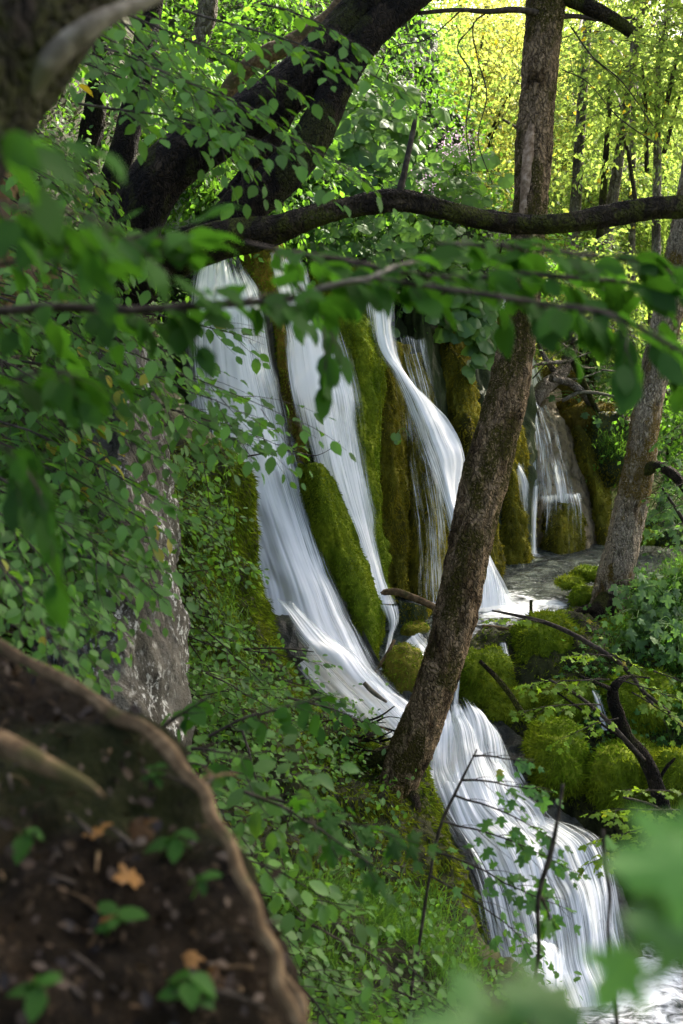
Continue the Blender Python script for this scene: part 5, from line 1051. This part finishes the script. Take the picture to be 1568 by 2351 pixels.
broad_plant('broad-leaved plants on the slope above the long branch', [(950, 400, 14.2), (1010, 440, 14.4), (880, 430, 13.7), (1050, 400, 15)], 602, 110, .26, spread=(50, 40))
broad_plant('broad green leaves under the long branch left of the leaning trunk', [(800, 520, 12.9), (870, 540, 12.9), (950, 560, 13.3), (1020, 570, 13.8), (740, 540, 12.8)], 603, 120, .20, spread=(50, 35))
broad_plant('clump of large wet leaves on the dark wall left of the leaning trunk', [(1060, 650, 13.6), (1090, 690, 13.5), (1100, 740, 13.4), (1050, 700, 13.5), (1105, 790, 13.3), (1010, 640, 13.3)], 604, 110, .26, spread=(28, 34))
broad_plant('few round leaves dangling beside the third fall brink', [(945, 690, 12.9), (970, 720, 12.9), (960, 660, 12.9)], 605, 16, .16, spread=(22, 26))
broad_plant('tiny sprig of leaves on the olive moss column', [(912, 1005, 11.8)], 606, 3, .10, spread=(5, 8), name='small_plant')
broad_plant('broad pale leaves on the grassy bank right of the right tree', [(1490, 1370, 10.6), (1530, 1400, 10.3), (1560, 1350, 10.5), (1500, 1440, 10.2), (1550, 1470, 9.9)], 607, 200, .15, spread=(40, 36), shape='maple')
broad_plant('green rounded leaves at the foot of the fallen branches', [(1400, 860, 16.6), (1360, 850, 17), (1440, 880, 16.4), (1350, 930, 15.9)], 608, 70, .17, spread=(45, 30), shape='maple')
broad_plant('few dark broad leaves at the far bank right of the pool', [(1540, 1130, 12.6), (1560, 1200, 12.4), (1520, 1170, 12.6)], 609, 70, .15, spread=(30, 40), shape='maple')

# pink flowers on the broad-leaved slope
t = thing('flowering_herb', P(1020, 360, 14), 'pale pink flower heads between the broad leaves on the slope', 'flower')
rg = np.random.default_rng(9)
pp = np.vstack([P(rg.normal(1050, 30, 240), rg.normal(330, 22, 240), rg.normal(14.0, .2, 240)), P(rg.normal(980, 25, 120), rg.normal(420, 20, 120), rg.normal(13.6, .2, 120))])
V, F = inst(FAR_T, FAR_F, pp, basis(rg.normal(0, 1, (360, 3)), rg.normal(0, 1, (360, 3))), np.full(360, .03)); stuff(mk('blossom', V, F, M['flower'], t, False))

# ------------------------------------------------------------------ ground cover on slopes (nobody could count it)
def cover(name, label, pts, nrmv, mat, size, seed, kind='oval', jit=.12, k=5):
    rg = np.random.default_rng(seed); n = len(pts); p = np.repeat(pts, k, 0) + rg.normal(0, jit, (n * k, 3)); nn = np.repeat(nrmv, k, 0)
    d = nrm(rg.normal(0, 1, (n * k, 3)) + nn * .4 + np.array([0, 0, -.25])); u = nrm(nn * .6 + np.array([0, -.25, .8]) + rg.normal(0, .35, (n * k, 3)))
    T, F = (LEAF_T, LEAF_F) if kind == 'oval' else ((MAPLE_T, MAPLE_F) if kind == 'maple' else (FAR_T, FAR_F))
    V, Fs = inst(T, F, p + nn * np.abs(rg.normal(.06, .05, (n * k, 1))), basis(d, u), size * rg.uniform(.5, 1.2, n * k))
    return stuff(mk(name, V, Fs, M[mat], None, True), label)
def scatter_grid(V, n, seed, mask=None):
    rg = np.random.default_rng(seed); a, b = V.shape[:2]; N = -gridN(V); N[np.sum(N * -V, -1) < 0] *= -1
    idx = np.argwhere(np.ones((a, b), bool) if mask is None else mask); k = rg.choice(len(idx), n); ij = idx[k]
    return V[ij[:, 0], ij[:, 1]] + rg.normal(0, .02, (n, 3)), N[ij[:, 0], ij[:, 1]]
bmask = (bpx > -60) & (bpx < 1300) & (bpy_ > 40) & (bpy_ < 2360) & (np.arange(nu if False else bV.shape[1])[None, :] < 136)
clump = (fbm(bV * 1.3, 3, 91) > -0.05) & ((bpx < 400) | (bpy_ > 1040))
m1 = bmask & clump & (bpy_ < 1000); p, n = scatter_grid(bV, 800, 1, m1); o1 = cover('ground_cover', 'small leafy ground cover on the upper left bank', p, n, 'leaf_herb', .060, 1, k=6)
m1 = bmask & clump & (bpy_ >= 1000) & (bpy_ < 1700) & (bpx > 250); p, n = scatter_grid(bV, 1000, 2, m1); cover('ground_cover', 'small leafy ground cover on the bank beside the main fall', p, n, 'leaf_herb', .045, 2, k=6)
m1 = bmask & (fbm(bV * 1.3, 3, 92) > -0.25) & (bpy_ >= 1680) & (bpx < 880); p, n = scatter_grid(bV, 850, 3, m1); cover('ground_cover', 'leafy ground cover on the slope below the lichened rock', p, n, 'leaf_herb', .05, 3, k=6)
m1 = bmask & (fbm(bV * 1.3, 3, 93) > -0.25) & (bpy_ >= 2080); p, n = scatter_grid(bV, 450, 4, m1); cover('ground_cover', 'leafy ground cover along the bottom slope', p, n, 'leaf_herb', .055, 4, k=6)
# herbs on the slope above the falls
cl = sheet(cliff_rows, 120, 130, amp=0.16, sc=(2.2, 2.2, 0.7), seed=3, fine=0.30, bulge=0.9)
vv = np.linspace(0, 1, 130)[:, None] + 0 * cl[..., 0]
def px_of(q):
    yy = q[..., 1] * CP - q[..., 2] * SP; return q[..., 0] / yy * FPX + IW / 2, IH / 2 - (q[..., 2] * CP + q[..., 1] * SP) / yy * FPX
cx_, cy_ = px_of(cl); open_ = ~((cx_ > 330) & (cx_ < 500) & (cy_ > 390) & (cy_ < 580))
p, n = scatter_grid(cl, 5200, 5, (vv < .44) & open_); cover('ground_cover', 'dense herbs and shrubs on the slope above the falls', p, n, 'leaf_herb', .085, 5, k=7, jit=.25, kind='oval')
p, n = scatter_grid(cl, 500, 6, (vv >= .42) & (vv < .55) & open_); cover('ground_cover', 'herbs hanging over the brink of the falls', p, n, 'leaf_herb', .06, 6, k=6, jit=.10)
# right bank herbs
rb = sheet([(1290, 1385, 11.7, 1900, 1240, 12.5), (1210, 1425, 11.3, 1900, 1300, 11.2), (1120, 1455, 10.95, 1900, 1400, 10.2), (1060, 1500, 10.6, 1900, 1520, 9.3), (1040, 1600, 10.2, 1900, 1640, 8.9), (1090, 1690, 9.8, 1900, 1760, 8.6)], 120, 80, 0.12, (1.8, 1.8, 1.4), 51, .4)
uu = np.linspace(0, 1, 120)[None, :] + 0 * rb[..., 0]
p, n = scatter_grid(rb, 900, 7, uu > .35); cover('ground_cover', 'lush herbs on the bank at the right edge', p, n, 'leaf_maple', .07, 7, k=6, jit=.12, kind='maple')
# grass tufts
def grass(label, pts, seed, L=.22, k=26, up=(0, -.2, 1), droop=.6):
    rg = np.random.default_rng(seed); n = len(pts) * k; b = np.repeat(pts, k, 0) + rg.normal(0, .05, (n, 3)); d = nrm(np.array(up) + rg.normal(0, .45, (n, 3))); l = L * rg.uniform(.4, 1.2, n)[:, None]
    s = nrm(np.cross(d, rg.normal(0, 1, (n, 3)))) * .0035; m = b + d * l * .55; e = m + nrm(d + np.array([0, 0, -droop])) * l * .5
    V = np.stack([b - s, b + s, m + s * .8, m - s * .8, e], 1).reshape(-1, 3); o = np.arange(n) * 5
    return stuff(mk('grass', V, [np.stack([o, o + 1, o + 2, o + 3], -1), np.stack([o + 3, o + 2, o + 4], -1)], M['grass'], None, True), label)
p, n = scatter_grid(bV, 120, 8, bmask & (bpx > 560) & (bpx < 1080) & (bpy_ > 2050)); grass('long grass on the slope at the bottom', p, 1, .30, 30)
p, n = scatter_grid(bV, 110, 9, bmask & (bpx > 380) & (bpx < 600) & (bpy_ > 1050) & (bpy_ < 1550)); grass('grass tufts on the mossy bank edge', p, 2, .22, 18, droop=1.2)
p, n = scatter_grid(rb, 130, 10, (uu > .4)); grass('grass between the herbs right of the right tree', p, 3, .28, 30)
grass('grass on the mossy mounds behind the pool', P(rg.uniform(1380, 1440, 40), rg.uniform(1000, 1060, 40), np.full(40, 15.2)), 4, .14, 10)

# litter, fallen leaves and seedlings on the near soil
rg = np.random.default_rng(21); smask = np.zeros(SOIL.shape[:2], bool); smask[:, 14:] = True
p, n = scatter_grid(SOIL, 4200, 11, smask); n[n[:, 2] < 0] *= -1
V, F = inst(LEAF_T, LEAF_F, p + n * .008, basis(nrm(rg.normal(0, 1, p.shape)), nrm(n + rg.normal(0, .5, p.shape))), rg.uniform(.008, .03, len(p))); stuff(mk('leaf_litter', V, F, M['litter'], None, True), 'crumbled leaf litter on the dark soil slope')
def soil_at(px, py):
    q = SOIL.reshape(-1, 3); yy = q[:, 1] * CP - q[:, 2] * SP; x = q[:, 0] / yy * FPX + IW / 2; y = IH / 2 - (q[:, 2] * CP + q[:, 1] * SP) / yy * FPX
    ok = yy > .2; return q[np.argmin(np.where(ok, (x - px) ** 2 + (y - py) ** 2, 1e12))]
for k, (x, y, s_) in enumerate([(300, 1895, .075), (230, 1910, .06), (370, 2165, .07), (275, 2135, .04), (150, 1790, .05), (80, 1970, .09), (330, 2030, .06), (430, 2190, .05), (480, 2250, .05), (215, 1640, .04), (520, 2290, .06), (180, 1700, .04), (250, 2250, .05), (400, 2280, .05)]):
    b = soil_at(x, y) + [0, 0, .012]
    lab = ['ochre lobed fallen leaf in the upper middle of the soil slope', 'dull brown fallen leaf just left of the upper ochre leaf', 'orange lobed fallen leaf low in the middle of the soil', 'small brown fallen leaf left of the low orange leaf', 'small ochre fallen leaf under the blurred root tip', 'brown fallen leaf at the left edge of the soil', 'ochre fallen leaf at the centre of the soil slope',
           'brown fallen leaf right of the low orange leaf', 'ochre fallen leaf close to the long root near the bottom', 'tiny brown fallen leaf near the top of the soil under the long root', 'ochre fallen leaf beside the bottom end of the long root', 'tiny ochre fallen leaf above the blurred root', 'brown fallen leaf near the bottom middle of the soil', 'brown fallen leaf at the bottom edge between seedlings'][k]
    o = thing('fallen_leaf', b, lab, 'leaf', 'fallen leaves on the dark soil slope')
    leaf_object(o, b, basis(nrm(rg.normal(0, 1, 3) * [1, 1, .2])[None], nrm(np.array([-.4, -.4, 1]) + rg.normal(0, .3, 3))[None])[0], s_, 'maple' if 'ochre' in lab or 'orange' in lab else 'oval', 'leaf_dead' if 'ochre' in lab or 'orange' in lab else 'litter', rg, 'blade')
SEED = [('green seedling with drooping leaves low on the dark soil', 250, 2150, .10), ('small green seedling at the bottom left of the soil slope', 150, 2250, .09), ('seedling with bright oval leaves in the middle of the soil', 190, 2030, .08), ('green seedling at the bottom edge of the soil', 420, 2290, .09), ('upright blade-leaved seedling in the middle of the soil', 395, 1960, .09), ('tiny seedling near the top of the soil slope', 170, 1760, .05), ('pale seedling below the blurred root at the left edge', 40, 1960, .09), ('seedling leaves beside the bend of the long root', 330, 1810, .05), ('narrow-leaved seedling at the very bottom left corner', 90, 2310, .09), ('bright seedling right of the ochre leaf low on the soil', 480, 2150, .06), ('drooping seedling under the middle of the long root', 440, 2060, .06)]
for k, (lab, x, y, s_) in enumerate(SEED):
    b = soil_at(x, y); t = thing('seedling', b, lab, 'seedling'); tp = b + np.array([.02, -.02, .05]); V, F, uv = tube([b, (b + tp) / 2, tp], [.002, .002, .0015], 6, 8); mk('stem', V, F, M['grass'], t, True, uv)
    for j in range(int(rg.integers(4, 7))):
        a = j * 2.4; ld = nrm(np.array([math.cos(a), math.sin(a), -.25 + rg.normal(0, .3)])); leaf_object(t, tp - [0, 0, .004 * j], basis(ld[None], np.array([[0, -.2, 1.0]]))[0], s_ * rg.uniform(.35, .65), 'oval', 'leaf_near', rg)

t = thing('soil_twigs', soil_at(300, 2100), 'scattered bits of dead twigs on the dark soil slope', 'twigs')
for k in range(40):
    b = soil_at(rg.uniform(0, 620), rg.uniform(1650, 2340)) + np.array([0, 0, .008]); a = rg.uniform(0, 6.28); L = rg.uniform(.02, .09); e = b + np.array([math.cos(a) * L, math.sin(a) * L, -.5 * math.cos(a) * L])
    V, F, uv = tube([b, (b + e) / 2 + [0, 0, .004], e], [rg.uniform(.002, .005), .003, .0015], 7, 8); mk('twig', V, F, M['root'] if k % 2 else M['twig'], t, True, uv)
# ------------------------------------------------------------------ sunlit wood behind, unseen shade crowns overhead
BS = [Spray(np.random.default_rng(700 + k), 1.0, width=0.5, leaf=0.10, lstep=0.075, step=0.13, tilt=0.5, droop=.22) for k in range(6)]
def crown_mesh(centers, dirs, scales, mat, parent, seed, big=1.0, nu=3, name='crown', twigs=True, kind='far'):
    rg = np.random.default_rng(seed); PV, PR, PS = [], [], []; acc = Acc()
    which = rg.integers(0, len(BS), len(centers))
    for k in range(len(BS)):
        m = which == k
        if not m.any(): continue
        s = BS[k]; x = nrm(dirs[m]); up = nrm(np.array([0, 0, 1.0]) + rg.normal(0, .3, (m.sum(), 3))); y = nrm(np.cross(up, x)); z = np.cross(x, y); Rm = np.stack([x, y, z], -1); sc = scales[m]
        PV.append((np.einsum('nij,vj->nvi', Rm, s.pos) * sc[:, None, None] + centers[m][:, None]).reshape(-1, 3))
        PR.append(np.einsum('nij,vjk->nvik', Rm, s.R).reshape(-1, 3, 3)); PS.append((s.sz[None, :] * (0 * sc[:, None] + big)).reshape(-1))
        if twigs:
            a2 = Acc(); twig_mesh(a2, s.tw[:1] + s.tw[1::2], nu); TV, TF, _ = a2.out()
            V, F = inst(TV, TF, centers[m], Rm, sc); acc.add(V, F)
    p = np.vstack(PV); R = np.vstack(PR); s_ = np.concatenate(PS)
    V, F = inst(FAR_T, FAR_F, p, R, s_)
    o = stuff(mk(name, V, F, M[mat], parent, True))
    if twigs: stuff(acc.mk('twigs', M['twig'], parent))
    return o
def px_crown(tree, x, y, D, rx, ry, n, mat, seed, rd=1.5, big=1.0, sc=(.7, 1.3)):
    """foliage clumps of one tree around a photo position"""
    rg = np.random.default_rng(seed); k = D / FPX
    cl = P(rg.normal(x, rx * .55, 14), rg.normal(y, ry * .55, 14), rg.normal(D, rd * .5, 14)); c = cl[rg.integers(0, 14, n)] + rg.normal(0, 1, (n, 3)) * np.array([rx * k * .28, rd * .3, ry * k * .22])
    d = np.column_stack([rg.normal(0, 1, n), rg.normal(-.3, .8, n), rg.normal(-.25, .3, n)])
    crown_mesh(c, d, rg.uniform(*sc, n), mat, tree, seed, big)
    # limbs to the clumps
    base = np.array(tree.location)
    for j in range(0, 14, 3):
        e = cl[j]; m0 = np.array([base[0] * .7 + e[0] * .3, base[1] * .7 + e[1] * .3, max(e[2] - 1.2, base[2] + 1.0)])
        V, F, uv = tube([m0, (m0 + e) / 2 + [0, 0, .25], e], [.035, .025, .01], 6, 12); mk('limb', V, F, M['twig'], tree, True, uv)
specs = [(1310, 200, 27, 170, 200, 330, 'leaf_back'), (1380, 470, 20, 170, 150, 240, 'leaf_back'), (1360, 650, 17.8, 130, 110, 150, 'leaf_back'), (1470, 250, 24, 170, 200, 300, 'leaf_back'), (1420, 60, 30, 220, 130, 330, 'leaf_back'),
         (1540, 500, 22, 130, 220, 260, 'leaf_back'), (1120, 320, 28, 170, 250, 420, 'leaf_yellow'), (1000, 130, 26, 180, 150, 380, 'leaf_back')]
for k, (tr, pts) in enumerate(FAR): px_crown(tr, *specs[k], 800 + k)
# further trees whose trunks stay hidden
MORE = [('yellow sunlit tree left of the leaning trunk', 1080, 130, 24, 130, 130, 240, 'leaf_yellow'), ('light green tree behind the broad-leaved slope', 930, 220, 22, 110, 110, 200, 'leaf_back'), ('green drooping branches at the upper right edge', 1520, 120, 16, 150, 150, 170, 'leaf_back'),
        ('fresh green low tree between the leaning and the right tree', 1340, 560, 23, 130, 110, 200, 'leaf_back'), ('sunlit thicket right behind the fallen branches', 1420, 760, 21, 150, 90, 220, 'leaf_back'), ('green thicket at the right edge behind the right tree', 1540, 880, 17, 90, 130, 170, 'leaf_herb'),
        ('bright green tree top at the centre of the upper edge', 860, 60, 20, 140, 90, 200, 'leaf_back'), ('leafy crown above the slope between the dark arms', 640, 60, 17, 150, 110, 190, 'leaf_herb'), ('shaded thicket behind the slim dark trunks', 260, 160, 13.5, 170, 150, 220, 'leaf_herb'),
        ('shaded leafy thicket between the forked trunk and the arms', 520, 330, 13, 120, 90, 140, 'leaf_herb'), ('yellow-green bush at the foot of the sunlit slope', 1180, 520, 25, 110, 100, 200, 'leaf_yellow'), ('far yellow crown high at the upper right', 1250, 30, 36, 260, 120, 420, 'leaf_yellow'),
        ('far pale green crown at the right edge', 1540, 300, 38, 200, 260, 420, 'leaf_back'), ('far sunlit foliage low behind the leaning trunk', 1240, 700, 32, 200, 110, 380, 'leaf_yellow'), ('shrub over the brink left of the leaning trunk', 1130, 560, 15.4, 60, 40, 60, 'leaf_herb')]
for k, (lab, x, y, D, rx, ry, n, mat) in enumerate(MORE):
    b = P(x, y, D); z0 = float(ground_z(b[:1], b[1:2])[0]) - .1; t = thing('leafy_tree', (b[0], b[1] + .3, z0), lab, 'tree')
    top = max(b[2], z0 + 1.0); V, F, uv = tube([(b[0], b[1] + .3, z0), (b[0] + .15, b[1] + .3, (z0 + top) / 2), (b[0], b[1] + .2, top)], [.10, .08, .03], 10, 40, bark_disp(.01, k)); mk('trunk', V, F, M['bark_far'], t, True, uv)
    px_crown(t, x, y, D, rx, ry, n, mat, 850 + k)
# wooded hillside that closes the view (reads as one mass)
rg = np.random.default_rng(31); n = 2600
hx = rg.uniform(-16, 40, n); hy = rg.uniform(38, 75, n); hz = ground_z(hx, hy) + rg.uniform(0.3, 6, n)
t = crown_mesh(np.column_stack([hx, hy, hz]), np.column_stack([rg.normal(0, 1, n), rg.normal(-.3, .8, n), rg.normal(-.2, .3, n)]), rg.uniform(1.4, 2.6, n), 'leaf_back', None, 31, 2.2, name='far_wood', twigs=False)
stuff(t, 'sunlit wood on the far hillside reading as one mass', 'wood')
# unseen crowns of trees in view, placed and thickened to shade the near scene
def shade_crown(tree, c, r, n, seed, big=2.4, mat='leaf'):
    rg = np.random.default_rng(seed); u = nrm(rg.normal(0, 1, (n, 3))) * (rg.random((n, 1)) ** .4); p = np.array(c) + u * np.array(r)
    return crown_mesh(p, np.column_stack([u[:, 0] + rg.normal(0, .4, n), u[:, 1] + rg.normal(0, .4, n), rg.normal(-.2, .25, n)]), rg.uniform(1.2, 2.0, n), mat, tree, seed, big, twigs=False)
shade_crown(tA, (3.6, 10.0, 8.5), (3.6, 3.6, 2.2), 520, 901)
shade_crown(tB, (7.3, 12.6, 8.0), (4.4, 4.4, 2.6), 950, 902)
shade_crown(tC, (1.6, 9.0, 8.2), (2.4, 2.0, 1.2), 40, 903)

shade_crown(FAR[5][0], (9.4, 18.6, 8.4), (3.4, 3.4, 2.2), 210, 904)  # extra crown added out of view to keep sun off the lower cascade
